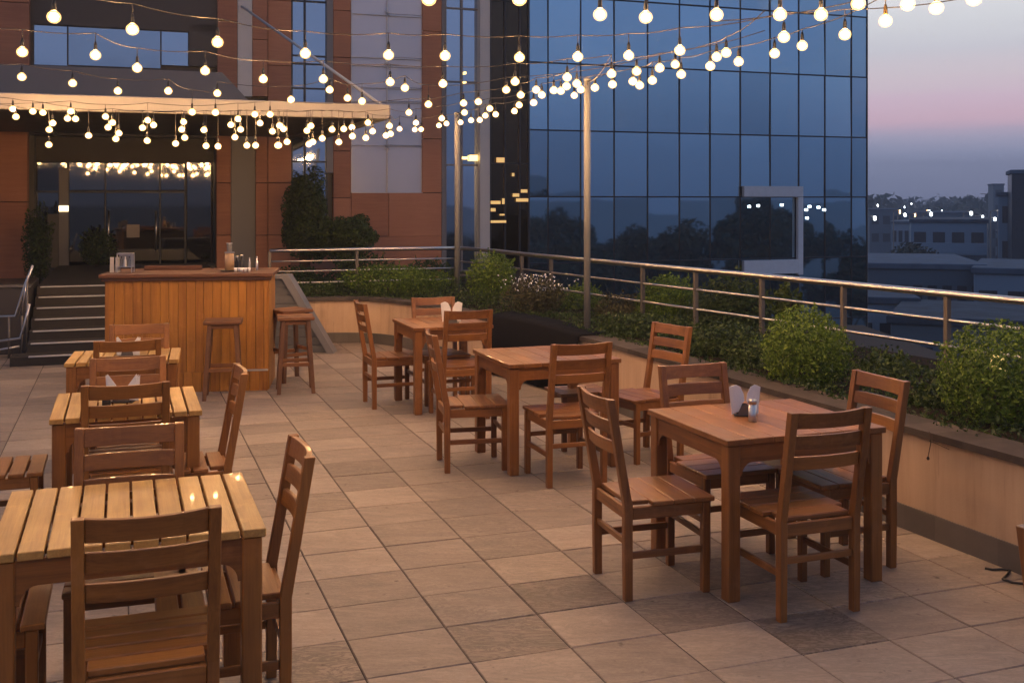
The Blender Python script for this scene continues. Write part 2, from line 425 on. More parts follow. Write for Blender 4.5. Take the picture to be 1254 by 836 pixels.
# ------------------------------------------------------------------ foliage
def bp3(px, py, Y): v = P(px, py, Y); return (v.x, v.y, v.z)
def leaves(mb, c, rad, n, size, rng, shell=.55, tl=0.0, lumps=0, zmin=None, aspect=.5):
    lp = [(Vector((rng.gauss(0, 1), rng.gauss(0, 1), rng.gauss(0, 1))).normalized(), rng.uniform(-.16, .16)) for _ in range(lumps)]
    k = 0
    while k < n:
        d = Vector((rng.gauss(0, 1), rng.gauss(0, 1), rng.gauss(0, 1)))
        if d.length < .01: continue
        d.normalize(); r = shell+(1-shell)*rng.random()**.6
        if rng.random() < .12: r *= rng.uniform(.3, 1.06)
        for (u_, am) in lp:
            dd = d.dot(u_)
            if dd > .6: r *= 1+am*(dd-.6)/.4
        p = Vector((c[0]+d.x*rad[0]*r, c[1]+d.y*rad[1]*r, c[2]+d.z*rad[2]*r))
        k += 1
        if zmin is not None and p.z < zmin: continue
        nrm = (d+Vector((rng.gauss(0, .6), rng.gauss(0, .6), rng.gauss(0, .6)))).normalized()
        a = nrm.orthogonal().normalized(); ang = rng.uniform(0, 6.28); a = (Matrix.Rotation(ang, 3, nrm) @ a); b = nrm.cross(a)
        s = size*(.55+1.1*rng.random()**1.7)
        q = [p-a*s, p+b*s*aspect+nrm*s*.15, p+a*s, p-b*s*aspect+nrm*s*.15]
        t = min(1, max(0, rng.gauss(.42+tl, .2)))
        mb._add(q, [[0, 1, 2, 3]], t)
def bush(name, label, c, rad, n, size, mat=LEAF, z0=.53, lumps=7, shell=.55, tl=0., cat='bush', group=None, stems=4, seed=1):
    rng = random.Random(seed); r = thing(name, label, cat, (c[0], c[1], z0), 0, group)
    mb = MB(); leaves(mb, (0, 0, c[2]-z0), rad, n, size, rng, shell, tl, lumps, 0)
    for q in range(26):
        d = Vector((rng.gauss(0, 1), rng.gauss(0, 1), abs(rng.gauss(0, 1))+.1)).normalized(); L = rng.uniform(1.0, 1.17)
        for w_ in range(7):
            f = .9+(L-.9)*w_/6; p = (d.x*rad[0]*f, d.y*rad[1]*f, c[2]-z0+d.z*rad[2]*f+.003*w_)
            leaves(mb, p, (.012, .012, .012), 2, size, rng, .2, tl+.12)
    mb.build('foliage', mat, r, recalc=False)
    mb = MB()
    for k in range(stems):
        a = rng.uniform(0, 6.28); e = Vector((math.cos(a)*rad[0]*.55, math.sin(a)*rad[1]*.55, c[2]-z0+rad[2]*rng.uniform(-.1, .5)))
        mb.tube([(0, 0, -.02), e*.45+Vector((0, 0, .03)), e], [.012, .009, .004], 6)
    mb.build('stem', BARK, r)
    return r
bush('round_bush', 'large clipped round bush in the planter beside the tall chair back at right', (2.07, 7.62, .775), (.305, .305, .29), 9000, .0125, tl=.05, seed=3)
bush('round_bush', 'broad round bush cut off by the right edge of the photo', (2.98, 6.45, .76), (.42, .40, .36), 13000, .0125, tl=-.03, seed=4)
bush('leafy_shrub', 'loose upright shrub behind the railing post left of the large round bush', bp3(900, 392, 11.1), (.50, .36, .48), 9000, .019, LEAFD, seed=5, shell=.3, lumps=12, tl=.1)
bush('round_bush', 'bright green rounded bush right of the lamp pole behind the railing', bp3(818, 378, 11.8), (.36, .32, .38), 9000, .015, tl=.12, seed=6)
bush('leafy_shrub', 'dark shrub between the bright green bush and the loose upright shrub', bp3(866, 398, 11.5), (.36, .28, .34), 6000, .018, LEAFD, seed=7, shell=.3)
bush('brown_shrub', 'brownish shrub just right of the lamp pole', bp3(762, 390, 12.0), (.33, .28, .31), 5500, .015, LEAFB, seed=8, shell=.3, lumps=10)
bush('round_bush', 'olive green bush directly behind the nearer lamp pole', bp3(712, 376, 13.2), (.31, .28, .29), 6000, .015, tl=.08, seed=9)
bush('brown_shrub', 'twiggy brown shrub with white flowers between the two lamp poles', (.28, 12.3, .74), (.36, .30, .25), 4200, .015, LEAFB, seed=10, shell=.25, lumps=12)
bush('round_bush', 'green rounded bush right of the farther lamp pole', (-.26, 13.7, .86), (.34, .30, .34), 6000, .015, tl=.06, seed=11)
bush('low_hedge', 'wide low clipped hedge left of the farther lamp pole', (-1.55, 14.55, .74), (.78, .30, .24), 9000, .014, tl=-.05, seed=12, cat='hedge')
bush('low_hedge', 'dark low hedge at the left end of the far planter', (-2.75, 14.4, .62), (.5, .22, .12), 2500, .016, LEAFD, seed=21, cat='hedge')
bush('leafy_shrub', 'loose spreading shrub right of the large round bush', bp3(1085, 462, 8.2), (.25, .24, .17), 2600, .021, LEAFD, tl=.18, seed=13, shell=.2, lumps=12)
bush('leafy_shrub', 'low straggly shrub behind the tall chair at right', bp3(1135, 495, 7.0), (.22, .22, .11), 1800, .02, LEAFD, tl=.12, seed=14, shell=.2, lumps=12)
bush('leafy_shrub', 'light sprigs rising above the rail left of the tower window frame', bp3(962, 380, 10.6), (.16, .14, .24), 800, .024, LEAFD, tl=.22, seed=15, shell=.1, lumps=12)
bush('leafy_shrub', 'low dark shrub inside the railing between the askew chair and the large round bush', bp3(880, 424, 9.2), (.40, .26, .17), 5000, .018, LEAFD, seed=16, shell=.3, lumps=12, tl=.05)
bush('leafy_shrub', 'low shrub at the foot of the railing behind the askew chair back', bp3(790, 404, 10.5), (.36, .26, .15), 4500, .017, LEAFD, seed=17, shell=.3, lumps=12, tl=.1)
bush('leafy_shrub', 'low spreading shrub left of the big round bush, under the second rail', bp3(930, 436, 8.6), (.28, .24, .15), 3500, .018, LEAFD, seed=18, shell=.3, lumps=12, tl=.12)
# white flowers are part of the twiggy shrub
fl_b = [o for o in bpy.data.objects if o.get('label', '').startswith('twiggy brown')][0]
mb = MB(); rg = random.Random(5)
for k in range(150):
    p = Vector((rg.gauss(0, .17), rg.gauss(0, .14), rg.uniform(.3, .47))); d = Vector((rg.gauss(0, 1), rg.gauss(0, 1), rg.gauss(0, 1))).normalized()*.011; e = d.orthogonal().normalized()*.011
    mb.quad(p-d, p+e, p+d, p-e)
mb.build('flowers', PAPER, fl_b, recalc=False)
# continuous low ground cover
rg = random.Random(9); mb = MB(); S = resample(PWS, .05)
for k in range(34000):
    p = rg.choice(S); t = rg.uniform(.16, 1.75) if rg.random() < .8 else rg.uniform(.14, .3)
    i = S.index(p); q = offset(S[max(0, i-1):i+2], t)[min(1, i)]
    h = rg.random()**1.3*.11*(1.0+.6*math.sin(p[1]*3.1+q[0]*2)+.5*math.sin(p[1]*7.7+q[0]*5))*(1 if t > .3 else .4)
    leaves(mb, (q[0], q[1], .55+max(.0, h)), (.03, .03, .02), 1, .016, rg, .1)
tag(mb.build('ground_cover', LEAFD, recalc=False), 'straggly low ground cover leaves over the planter soil', 'plants', kind='stuff')

# ------------------------------------------------------------------ railing
def railing(name, label, pts, bars, posts, rr=.028, rb=.013, first=True):
    r = thing(name, label, 'railing', (pts[0][0], pts[0][1], .5))
    S = resample(pts, .4)
    mb = MB(); mb.tube([(x, y, bars[0]) for x, y in S], rr, 14); atp(mb.build('handrail', STEEL), r)
    for h in bars[1:]:
        mb = MB(); mb.tube([(x, y, h) for x, y in S], rb, 8); atp(mb.build('bar', STEEL), r)
    for (x, y) in posts:
        mb = MB(); mb.box(-.02, .02, -.02, .02, .50, bars[0]-.01, .002, Matrix.Translation((x, y, 0)) @ Matrix.Rotation(TH, 4, 'Z')); atp(mb.build('post', DSTEEL), r)
    return r
def on_line(px, A, B):                  # where the sight line of a column meets the plan segment A-B
    k = (px-CX)/F; dx, dy = B[0]-A[0], B[1]-A[1]; t = (k*A[1]-A[0])/(dx-k*dy); return (A[0]+dx*t, A[1]+dy*t)
posts = []
for px in (639, 675, 787, 852, 933, 1033, 1160):
    for A_, B_ in zip(RAIL, RAIL[1:7]):
        x, y = on_line(px, A_, B_)
        if min(A_[1], B_[1])-.001 <= y <= max(A_[1], B_[1])+.001: posts.append((x, y)); break
posts.append((4.15, 6.3))
railing('side_railing', 'steel railing with bright handrail running along the right side planter', smooth(RAIL[:8], 1), [1.15, .955, .76], posts)
railing('back_railing', 'steel railing with four bars behind the far planter left of the far pole', [RAIL[7], RAIL[8]], [1.15, 1.0, .86, .70], [RAIL[8], on_line(437, RAIL[7], RAIL[8]), (RAIL[7][0]-.02, RAIL[7][1]-.01)], .026, .011)

# ------------------------------------------------------------------ light poles
def pole(label, x, y, r0, h):
    p = thing('light_pole', label, 'pole', (x, y, .5), 0, 'poles that carry the string lights')
    mb = MB(); mb.tube([(0, 0, 0), (0, 0, h)], r0, 16); mb.build('shaft', POLEM, p)
    mb = MB(); mb.lathe([(r0*1.15, h), (r0*1.15, h+.02), (r0*.4, h+.03)], 14); mb.build('cap', POLEM, p)
    mb = MB(); mb.box(-.07, .07, -.07, .07, 0, .012); mb.build('base_plate', DSTEEL, p)
    mb = MB(); mb.tube([(-.01, -r0, h-.04), (-.01, -r0-.05, h-.04), (-.01, -r0-.05, h-.01)], .006, 6); mb.build('hook', DSTEEL, p)
POLE1 = (.725, 10.4); POLE2 = (-.746, 14.7)
pole('nearer pale pole rising from the planter in front of the blue glass tower', *POLE1, .032, 2.50)
pole('farther pale pole standing at the curve of the planter', *POLE2, .037, 2.52)

# ------------------------------------------------------------------ tables
def make_table(kind, w, d, label, group):
    t = thing('dining_table', label, 'table', (0, 0, 0), 0, group)
    gap, np_ = (.009, 10) if kind == 'honey' else (.0015, 7)
    mb = MB(); pw = (w-gap*(np_-1))/np_
    for k in range(np_):
        x = -w/2+k*(pw+gap); mb.box(x, x+pw, -d/2, d/2, .722+random.uniform(-.0006, .0006), .75+random.uniform(-.0006, .0006), .003)
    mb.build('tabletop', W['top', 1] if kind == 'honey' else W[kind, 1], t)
    if kind == 'honey':
        mb = MB()
        for y in (-.22, .22): mb.box(-w/2+.07, w/2-.07, y-.03, y+.03, .695, .7215)
        mb.build('batten', W[kind, 0], t)
    L = .066; ins = .012
    for sx in (-1, 1):
        for sy in (-1, 1):
            mb = MB(); cx, cy = sx*(w/2-ins-L/2), sy*(d/2-ins-L/2)
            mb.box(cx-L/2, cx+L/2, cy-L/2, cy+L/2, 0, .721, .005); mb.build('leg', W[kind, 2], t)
    def apron(l):
        pts = [(-l/2, .72), (l/2, .72), (l/2, .575)]
        for k in range(7): a = math.pi/2*k/6; pts.append((l/2-.012-.055*(1-math.cos(a)), .575+.062*math.sin(a)))
        for k in range(7): a = math.pi/2*(1-k/6); pts.append((-l/2+.012+.055*(1-math.cos(a)), .575+.062*math.sin(a)))
        return pts+[(-l/2, .575)]
    for sy in (-1, 1):
        y = sy*(d/2-ins-.02); mb = MB(); mb.prism(apron(w-2*ins-2*L-.001), 1, y-.011, y+.011); mb.build('apron', W[kind, 0], t)
        x = sy*(w/2-ins-.02); mb = MB(); mb.prism(apron(d-2*ins-2*L-.001), 0, x-.011, x+.011); mb.build('apron', W[kind, 1], t)
    return t
def place_c(corner, w, d):              # corner = near-left.. given front-left (x,y)
    c = Vector((*corner, 0))+U*w/2+V*d/2; return (c.x, c.y, 0)
GR, GL = 'reddish brown dining tables on the right', 'slatted honey coloured dining tables on the left'
# right tables: near corner (front) is local (-w/2,-d/2)
R1w, R1d = .885, .80; R1 = make_table('red', R1w, R1d, 'nearest reddish brown table on the right with steel shaker and napkins', GR)
c = Vector((.985, 4.93, 0))+U*R1w/2+V*R1d/2; R1.location = c; R1.rotation_euler.z = TH
R2 = make_table('red', .83, .80, 'bare reddish brown table in the middle of the terrace beside the black cloth', GR)
c2 = Vector((-.02, 7.2, 0))+U*.415+V*.4; R2.location = c2; R2.rotation_euler.z = TH
R3 = make_table('red', .72, .80, 'farthest reddish brown table near the curved planter with white napkins', GR)
c3 = Vector((-.84, 9.25, 0))+U*.36+V*.4; R3.location = c3; R3.rotation_euler.z = TH
L1 = make_table('honey', .85, .79, 'nearest slatted honey wood table in the bottom left corner', GL)
l1 = Vector((-.825, 3.62, 0))-U*.425+V*.395; L1.location = l1; L1.rotation_euler.z = TH
L2 = make_table('honey', .74, .78, 'second slatted honey wood table with pointed white napkins, middle of the left row', GL)
l2 = Vector((-2.32, 5.40, 0))+U*.37+V*.39; L2.location = l2; L2.rotation_euler.z = TH
L3 = make_table('honey', .74, .62, 'farthest slatted honey wood table in front of the bar', GL)
l3 = Vector((-2.99, 7.24, 0))+U*.37+V*.31; L3.location = l3; L3.rotation_euler.z = TH-R(4)

# ------------------------------------------------------------------ chairs
def make_chair(kind, label, group, slatseat):
    t = thing('dining_chair', label, 'chair', (0, 0, 0), 0, group)
    w, d, hs = .42, .42, .45; T = .036
    lean = lambda z: -.0 if z < .44 else -(z-.44)*.17
    # seat
    mb = MB(); n, gap = (5, .011) if slatseat else (4, .0015); y0, y1 = .012, d+.018
    pw = ((y1-y0)-gap*(n-1))/n
    for k in range(n):
        y = y0+k*(pw+gap); e = 0 if k else .022
        mb.box(-w/2-.004+e*2, w/2+.004-e*2, y, y+pw, .43, .452+random.uniform(-.0006, .0006), .004)
    mb.build('seat', W[kind, 0], t)
    # legs
    for sx in (-1, 1):
        x = sx*(w/2-T/2)
        mb = MB(); D = .042
        zz = [0, .25, .44, .60, .75, .933]
        prof = [(lean(z)-D/2*(1 if z > .1 else .85), z) for z in zz]+[(lean(z)+D/2*(1 if z < .6 else .85), z) for z in zz[::-1]]
        mb.prism(prof, 0, x-T/2, x+T/2); mb.build('leg', W[kind, 2], t, bevel=.0035)
        mb = MB(); mb.box(x-T/2, x+T/2, d-.042, d-.004, 0, .429, .004); mb.build('leg', W[kind, 2], t)
    # apron
    mb = MB(); tt = .5
    xi = w/2-T-.0005
    mb.box(-xi, xi, d-.034, d-.014, .372, .429, .003, tint=tt); mb.build('seat_rail', W[kind, 0], t)
    mb = MB(); mb.box(-xi, xi, -.012, .010, .372, .429, .003, tint=tt); mb.build('seat_rail', W[kind, 0], t)
    for sx in (-1, 1):
        mb = MB(); x = sx*(w/2-T/2); mb.box(x-.011, x+.011, .0215, d-.0425, .372, .429, .003, tint=tt); mb.build('seat_rail', W[kind, 1], t)
    # stretchers
    for sx in (-1, 1):
        x = sx*(w/2-T/2); mb = MB(); mb.box(x-.009, x+.009, .0215, d-.0425, .19, .222, .003); mb.build('stretcher', W[kind, 1], t)
    mb = MB(); mb.box(-xi, xi, .185, .205, .193, .219, .003) if False else mb.box(-xi, xi, -.009, .009, .25, .28, .003); mb.build('stretcher', W[kind, 0], t)
    mb = MB(); mb.box(-xi, xi, d-.032, d-.014, .25, .28, .003); mb.build('stretcher', W[kind, 0], t)
    # back rails, bowed
    mb = MB()
    def rail(z0, z1, th, bow, full=False, crown=0):
        n = 10; hx = (w/2 if full else xi); tint = random.random()
        vs = []
        for k in range(n+1):
            s = -1+2*k/n; x = s*hx; b = -(1-s*s)*bow
            cz = crown*(1-s*s)
            vs += [(x, lean(z0)+b-th/2, z0), (x, lean(z0)+b+th/2, z0), (x, lean(z1)+b+th/2, z1+cz), (x, lean(z1)+b-th/2, z1+cz)]
        fs = [[k*4+i, k*4+(i+1) % 4, (k+1)*4+(i+1) % 4, (k+1)*4+i] for k in range(n) for i in range(4)]
        fs += [[0, 1, 2, 3], [n*4+i for i in range(4)][::-1]]
        mb._add(vs, fs, tint)
    rail(.858, .932, .022, .024, crown=-.006); rail(.765, .828, .018, .022); rail(.672, .732, .018, .020)
    mb.build('backrest', W[kind, 0], t, bevel=.003)
    return t
GCR = 'chairs around the reddish brown tables'; GCL = 'chairs around the slatted honey tables'
first = {}
def chair(kind, x, y, face, label):
    """x, y: middle of the back legs on the floor; face: direction of the seat (deg from +X)"""
    rz = R(face)-math.pi/2
    if kind not in first:
        first[kind] = make_chair(kind, label, GCR if kind == 'red' else GCL, kind == 'honey')
        first[kind].location = (x, y, 0); first[kind].rotation_euler = (0, 0, rz)
    else: dup(first[kind], (x, y, 0), rz, label)
th = 19.8
chair('red', 1.365, 4.80, th+90, 'chair seen from behind at the near side of the nearest right table')
chair('red', .478, 5.17, th-3, 'chair at the left side of the nearest right table, seat glinting')
chair('red', 1.04, 5.96, th+270, 'chair tucked in at the far side of the nearest right table')
chair('red', 1.85, 5.62, th+180, 'tall looking chair between the nearest right table and the planter wall')
chair('red', .42, 7.0, th+90, 'chair seen from behind at the near side of the middle right table')
chair('red', -.48, 7.50, th-8, 'chair at the left side of the middle right table')
chair('red', 1.11, 7.92, 212, 'chair turned askew between the middle right table and the green bushes')
chair('red', -1.285, 9.72, th, 'chair at the left side of the farthest right table, seen sideways')
chair('red', -.72, 10.12, th+270, 'chair at the far side of the farthest right table, against the beige wall')
chair('red', -.39, 9.07, th+90, 'chair seen from behind at the near side of the farthest right table')
chair('red', 1.655, 3.02, -70, 'chair at the right edge of the photo of which only one post shows')
chair('honey', -1.10, 3.25, th+90, 'nearest chair of all, seen from behind at the bottom left')
chair('honey', -.87, 4.01, th+180, 'chair at the right side of the nearest slatted table, seen sideways')
chair('honey', -1.53, 4.31, th+268, 'chair at the far side of the nearest slatted table, below the second table')
chair('honey', -2.03, 3.62, th, 'chair at the left side of the nearest slatted table, mostly out of frame')
chair('honey', -1.96, 5.47, th+90, 'chair seen from behind at the near side of the second slatted table')
chair('honey', -1.56, 5.85, th+180, 'chair at the right side of the second slatted table, seen edge on')
chair('honey', -2.215, 6.22, th+270, 'chair at the far side of the second slatted table')
chair('honey', -2.90, 5.60, th, 'chair at the left side of the second slatted table, seat cut by the frame edge')
chair('honey', -2.55, 7.15, th+90, 'chair seen from behind at the near side of the farthest slatted table')
chair('honey', -2.735, 7.90, th+266, 'chair at the far side of the farthest slatted table, next to the bar')
# low dark stool under the middle table
st = thing('low_stool', 'low dark stool pushed under the middle right table', 'stool', (.50, 8.12, 0), TH)
mb = MB()
for k in range(4): mb.box(-.21, .21, -.17+k*.086, -.17+k*.086+.084, .405, .43)
mb.build('seat', W['stool', 0], st)
for sx in (-1, 1):
    for sy in (-1, 1):
        mb = MB(); mb.box(sx*.17-.018, sx*.17+.018, sy*.13-.018, sy*.13+.018, 0, .404); mb.build('leg', W['stool', 2], st)
mb = MB()
for sy in (-1, 1): mb.box(-.151, .151, sy*.13-.01, sy*.13+.01, .35, .403)
mb.build('seat_frame', W['stool', 0], st)

# ------------------------------------------------------------------ napkins and shakers
def napkins(label, x, y, rz, s=1.0, wings=True):
    t = thing('napkin_holder', label, 'napkin holder', (x, y, .751), rz, 'napkin holders on the tables')
    mb = MB(); mb.box(-.055*s, .055*s, -.03*s, .03*s, 0, .006, .002); mb.build('base', BLACK, t)
    mb = MB(); pts = [(-.05, .006)]+[(-.04*math.cos(math.pi*k/8), .006+.055*math.sin(math.pi*k/8)) for k in range(0, 9)]+[(.05, .006)]
    for y_ in (-.022, .022): mb.prism([(a*s, b*s) for a, b in pts[1:-1]], 1, y_*s-.002, y_*s+.002)
    mb.build('side_plate', DSTEEL, t)
    for sx in (-1, 1):
        mb = MB()
        if wings == 'round': pts = [(.034, .02), (.068, .008), (.074, .148), (.056, .156), (.034, .146), (.014, .11), (.008, .075), (.02, .062)]
        else: pts = [(.004, .045), (.03, .008), (.074, .008), (.074, .13)]
        for q in range(3):
            M = Matrix.Translation((0, (q-1)*.006*s, 0)) @ Matrix.Rotation(sx*.05*(q-1), 4, 'Y')
            mb.prism([(sx*a*s, b*s) for a, b in pts], 1, -.001, .001, M)
        mb.build('napkin', PAPER, t)
    return t
def at_top(px, py, h=.751): Y = F*(CH-h)/(py-HY); return ((px-CX)/F*Y, Y)
x, y = at_top(914, 510); napkins('white napkin holder on the nearest right table', x, y+.03, .05, 1.0, 'round')
x, y = at_top(921, 515)
sh = thing('shaker', 'small brushed steel shaker in front of the napkins on the nearest right table', 'shaker', (x, y-.01, .751))
mb = MB(); mb.lathe([(.019, 0), (.02, .002), (.02, .085)], 18); mb.build('body', STEEL, sh)
mb = MB(); mb.lathe([(.0205, .085), (.0205, .105), (.015, .112)], 18); mb.build('cap', STEEL, sh)
x, y = at_top(150, 492); napkins('pointed white napkins on the second slatted table', x, y, .05, 1.15)
mbj = thing('spice_jar', 'dark glass spice jar next to the napkins on the second slatted table', 'jar', (x-.05, y-.10, .751))
mb = MB(); mb.lathe([(.02, 0), (.022, .003), (.022, .045), (.016, .05)], 14); mb.build('body', BLACK, mbj)
mb = MB(); mb.lathe([(.018, .05), (.018, .062), (.012, .064)], 14); mb.build('lid', STEEL, mbj)
x, y = at_top(157, 436); napkins('napkins on the farthest slatted table in front of the bar', x, y, .05, 1.05)
x, y = at_top(553, 395); napkins('white napkins on the farthest right table', x, y, .1, 1.2, 'round')

# ------------------------------------------------------------------ bar
BX, BY = -3.90, 10.34
bar = thing('bar_counter', 'orange brown bar counter clad in vertical planks', 'bar', (BX, BY, 0), R(8))
BW = 1.53
mb = MB(); x = 0; k = 0
while x < BW-.01:
    w_ = min(random.uniform(.076, .09), BW-x); mb.box(x+.0015, x+w_-.0015, -.012+random.uniform(-.001, .001), .008, .17, 1.07, .002); x += w_
for k in range(9): mb.box(BW-.012, BW+.006, .011+k*.083, .011+k*.083+.08, .0, 1.07, .002); mb.box(-.008, .012, .011+k*.083, .011+k*.083+.08, .0, 1.07, .002)
mb.build('planks', W['bar', 2], bar)
mb = MB(); x = 0
while x < BW-.01:
    w_ = min(random.uniform(.08, .1), BW-x); mb.box(x+.0015, x+w_-.0015, -.06, -.04, .0, .19, .002); x += w_
mb.build('plinth_planks', W['bar', 2], bar)
mb = MB(); mb.box(0, .50, -.064, -.0125, .19, .202); mb.box(.95, BW, -.064, -.0125, .19, .202); mb.build('ledge', PALE, bar)
mb = MB(); mb.box(-.05, BW+.05, -.07, .06, 1.105, 1.14, .005); mb.box(-.05, BW+.05, .062, .19, 1.104, 1.139, .004); mb.box(-.05, BW+.05, .192, .33, 1.105, 1.14, .004); mb.box(-.05, BW+.05, .332, .56, 1.105, 1.139, .004); mb.box(-.05, BW+.05, .562, .80, 1.104, 1.14, .004)
mb.build('counter_top', W['bar', 0], bar)
mb = MB(); mb.box(-.03, BW+.03, -.04, .02, 1.071, 1.104, .003); mb.build('moulding', W['bar', 0], bar)
mb = MB(); mb.box(.25, .82, .56, .59, 1.141, 1.185, .003); mb.build('upstand', W['bar', 0], bar)
mb = MB(); mb.box(.01, BW-.015, .012, .74, .01, 1.07, .003); mb.build('carcass', DARKP, bar)
def bp(px, h=1.14, dy=0):   # a point on the bar top seen at column px
    Y = BY+.12+dy; return ((px-CX)/F*Y, Y)
x, y = bp(141, dy=.1); o = thing('menu_card', 'two upright cream menu cards at the left end of the bar', 'menu', (x, y, 1.141), .25)
for dx in (-.028, .022):
    mb = MB(); mb.box(dx-.02, dx+.018, -.006, .006, 0, .15, .001); mb.build('card', CARD, o)
x, y = bp(154, dy=.12); o = thing('condiment_rack', 'small open metal rack holding bottles at the left end of the bar', 'rack', (x, y, 1.141), .1)
mb = MB()
for sx in (-1, 1):
    for sy in (-1, 1): mb.box(sx*.068-.005, sx*.068+.005, sy*.05-.005, sy*.05+.005, 0, .185, .001)
mb.box(-.073, .073, -.055, .055, .176, .19, .001); mb.box(-.073, .073, -.055, .055, .05, .056, .001); mb.box(-.063, .063, .045, .05, .056, .176, .001); mb.build('frame', STEEL, o)
for k, dx in enumerate((-.04, -.005, .035)):
    mb = MB(); mb.lathe([(.013, .056), (.014, .06), (.014, .12), (.006, .135), (.006, .155)], 12); ob = mb.build('bottle', CLEAR if k != 1 else PAPER, o); ob.location = (dx, 0, 0)
bottles = []
def bottle(px, r, h, mat, label, name='bottle', dy=0, cap=STEEL):
    x, y = bp(px, dy=dy); o = thing(name, label, name.replace('_', ' '), (x, y, 1.141))
    mb = MB(); mb.lathe([(r*.95, 0), (r, .004), (r, h*.62), (r*.62, h*.72), (r*.55, h*.92)], 14); mb.build('body', mat, o)
    mb = MB(); mb.lathe([(r*.6, h*.92), (r*.6, h), (r*.4, h+.002)], 12); mb.build('cap', cap, o)
x, y = bp(281, dy=.30); o = thing('glass_dispenser', 'tall pale glass drink dispenser on the right half of the bar', 'dispenser', (x, y, 1.141))
mb = MB(); mb.lathe([(.046, .0), (.046, .18)], 18); mb.build('jar', plain('amber glass', (.42, .27, .14), .15), o)
mb = MB(); mb.lathe([(.05, .18), (.05, .19)], 18); mb.build('lid', STEEL, o)
mb = MB(); mb.lathe([(.026, .19), (.026, .27), (.03, .272), (.03, .28)], 14); mb.build('pump', PALE, o)
mb = MB(); mb.lathe([(.085, -.0), (.09, .008)], 18); mb.build('tray', BLACK, o)
o.location.z = 1.1415
bottle(290, .022, .14, BLACK, 'dark bottle right beside the tall glass dispenser', dy=.38)
bottle(296, .026, .16, BLACK, 'thickest black bottle in the group on the bar', dy=.33)
bottle(305.5, .012, .13, PALE, 'slim pale shaker near the right end of the bar', dy=.38)
bottle(314.5, .014, .14, STEEL, 'slim steel shaker standing last at the right end of the bar', dy=.40)
x, y = bp(296, dy=.20); o = thing('cup_set', 'cluster of small white paper cups and wrappers on the bar', 'cups', (x, y, 1.141))
for k in range(5):
    mb = MB(); mb.lathe([(.013, 0), (.018, .04), (.015, .039), (.012, .004)], 12); ob = mb.build('cup', PAPER, o); ob.location = (-.06+k*.032, .02*math.sin(k*2), 0)

# bar stools
def stool(label, x, y, rz, h, w=.30, mk=None):
    if mk: return dup(mk, (x, y, 0), rz, label)
    t = thing('bar_stool', label, 'bar stool', (x, y, 0), rz, 'wooden bar stools at the bar')
    mb = MB()
    for k in range(3): mb.box(-w/2-.03, w/2+.03, -w/2-.02+k*.115, -w/2-.02+k*.115+.113, h-.032, h, .006)
    mb.build('seat', W['stool', 0], t)
    for sx in (-1, 1):
        for sy in (-1, 1):
            tx, ty, bx, by = sx*w*.40, sy*w*.40, sx*w*.56, sy*w*.56; q = .021
            vs = [(bx+a*q*.85, by+b*q*.85, 0) for a, b in ((-1, -1), (1, -1), (1, 1), (-1, 1))]+[(tx+a*q, ty+b*q, h-.033) for a, b in ((-1, -1), (1, -1), (1, 1), (-1, 1))]
            mb = MB(); mb._add(vs, [[0, 1, 2, 3], [4, 5, 6, 7], [0, 1, 5, 4], [1, 2, 6, 5], [2, 3, 7, 6], [3, 0, 4, 7]], .5); mb.build('leg', W['stool', 2], t, bevel=.003)
    for (z, q) in ((.26, .51), (h-.075, .41)):
        for sy in (-1, 1):
            e = w*q-.018
            mb = MB(); mb.box(-e, e, sy*w*q-.009, sy*w*q+.009, z, z+.036); mb.build('stretcher', W['stool', 0], t)
            mb = MB(); mb.box(sy*w*q-.009, sy*w*q+.009, -e, e, z+.04 if z < .3 else z, z+.076 if z < .3 else z+.034); mb.build('stretcher', W['stool', 0], t)
    return t
s0 = stool('bar stool standing in front of the bar planks', -2.71, 10.12, R(12), .73, .29)
stool('bar stool just right of the bar, its seat catching the light', -2.10, 10.45, R(14), .75, mk=s0)
stool('bar stool half hidden between the bar and the stool right of it', -2.28, 11.1, R(40), .75, mk=s0)

# ------------------------------------------------------------------ sloping parapet beside the bar
sp = thing('sloped_parapet', 'low dark planked wall with pale sloping edge between the bar and far planter', 'wall', (-2.6, 13.1, 0))
q0, q1 = P(347, 341, 13.1), P(386, 404, 13.1)
q0.x += 2.6; q1.x += 2.6; xr = lambda z: q0.x+(q1.x-q0.x)*(q0.z-z)/(q0.z-q1.z)
mb = MB(); n_ = 9
for k in range(n_):
    za, zb = q0.z*k/n_+.001, q0.z*(k+1)/n_-.004
    mb.prism([(-1.2, za), (xr(za), za), (xr(zb), zb), (-1.2, zb)], 1, -.05+.004*(k % 2), .12)
mb.build('planks', GREY, sp)
mb = MB(); e = .05; mb.prism([(xr(.02)+.003, .0), (xr(.02)+.085, .0), (q0.x+.075, q0.z+.05), (q0.x-.02, q0.z+.05), (q0.x-.02, q0.z+.004), (q0.x+.003, q0.z)], 1, -.09, .16); mb.build('coping', GREYP, sp)
mb = MB(); mb.box(-1.2, q0.x-.022, -.09, .16, q0.z+.002, q0.z+.045); mb.build('coping', GREYP, sp)
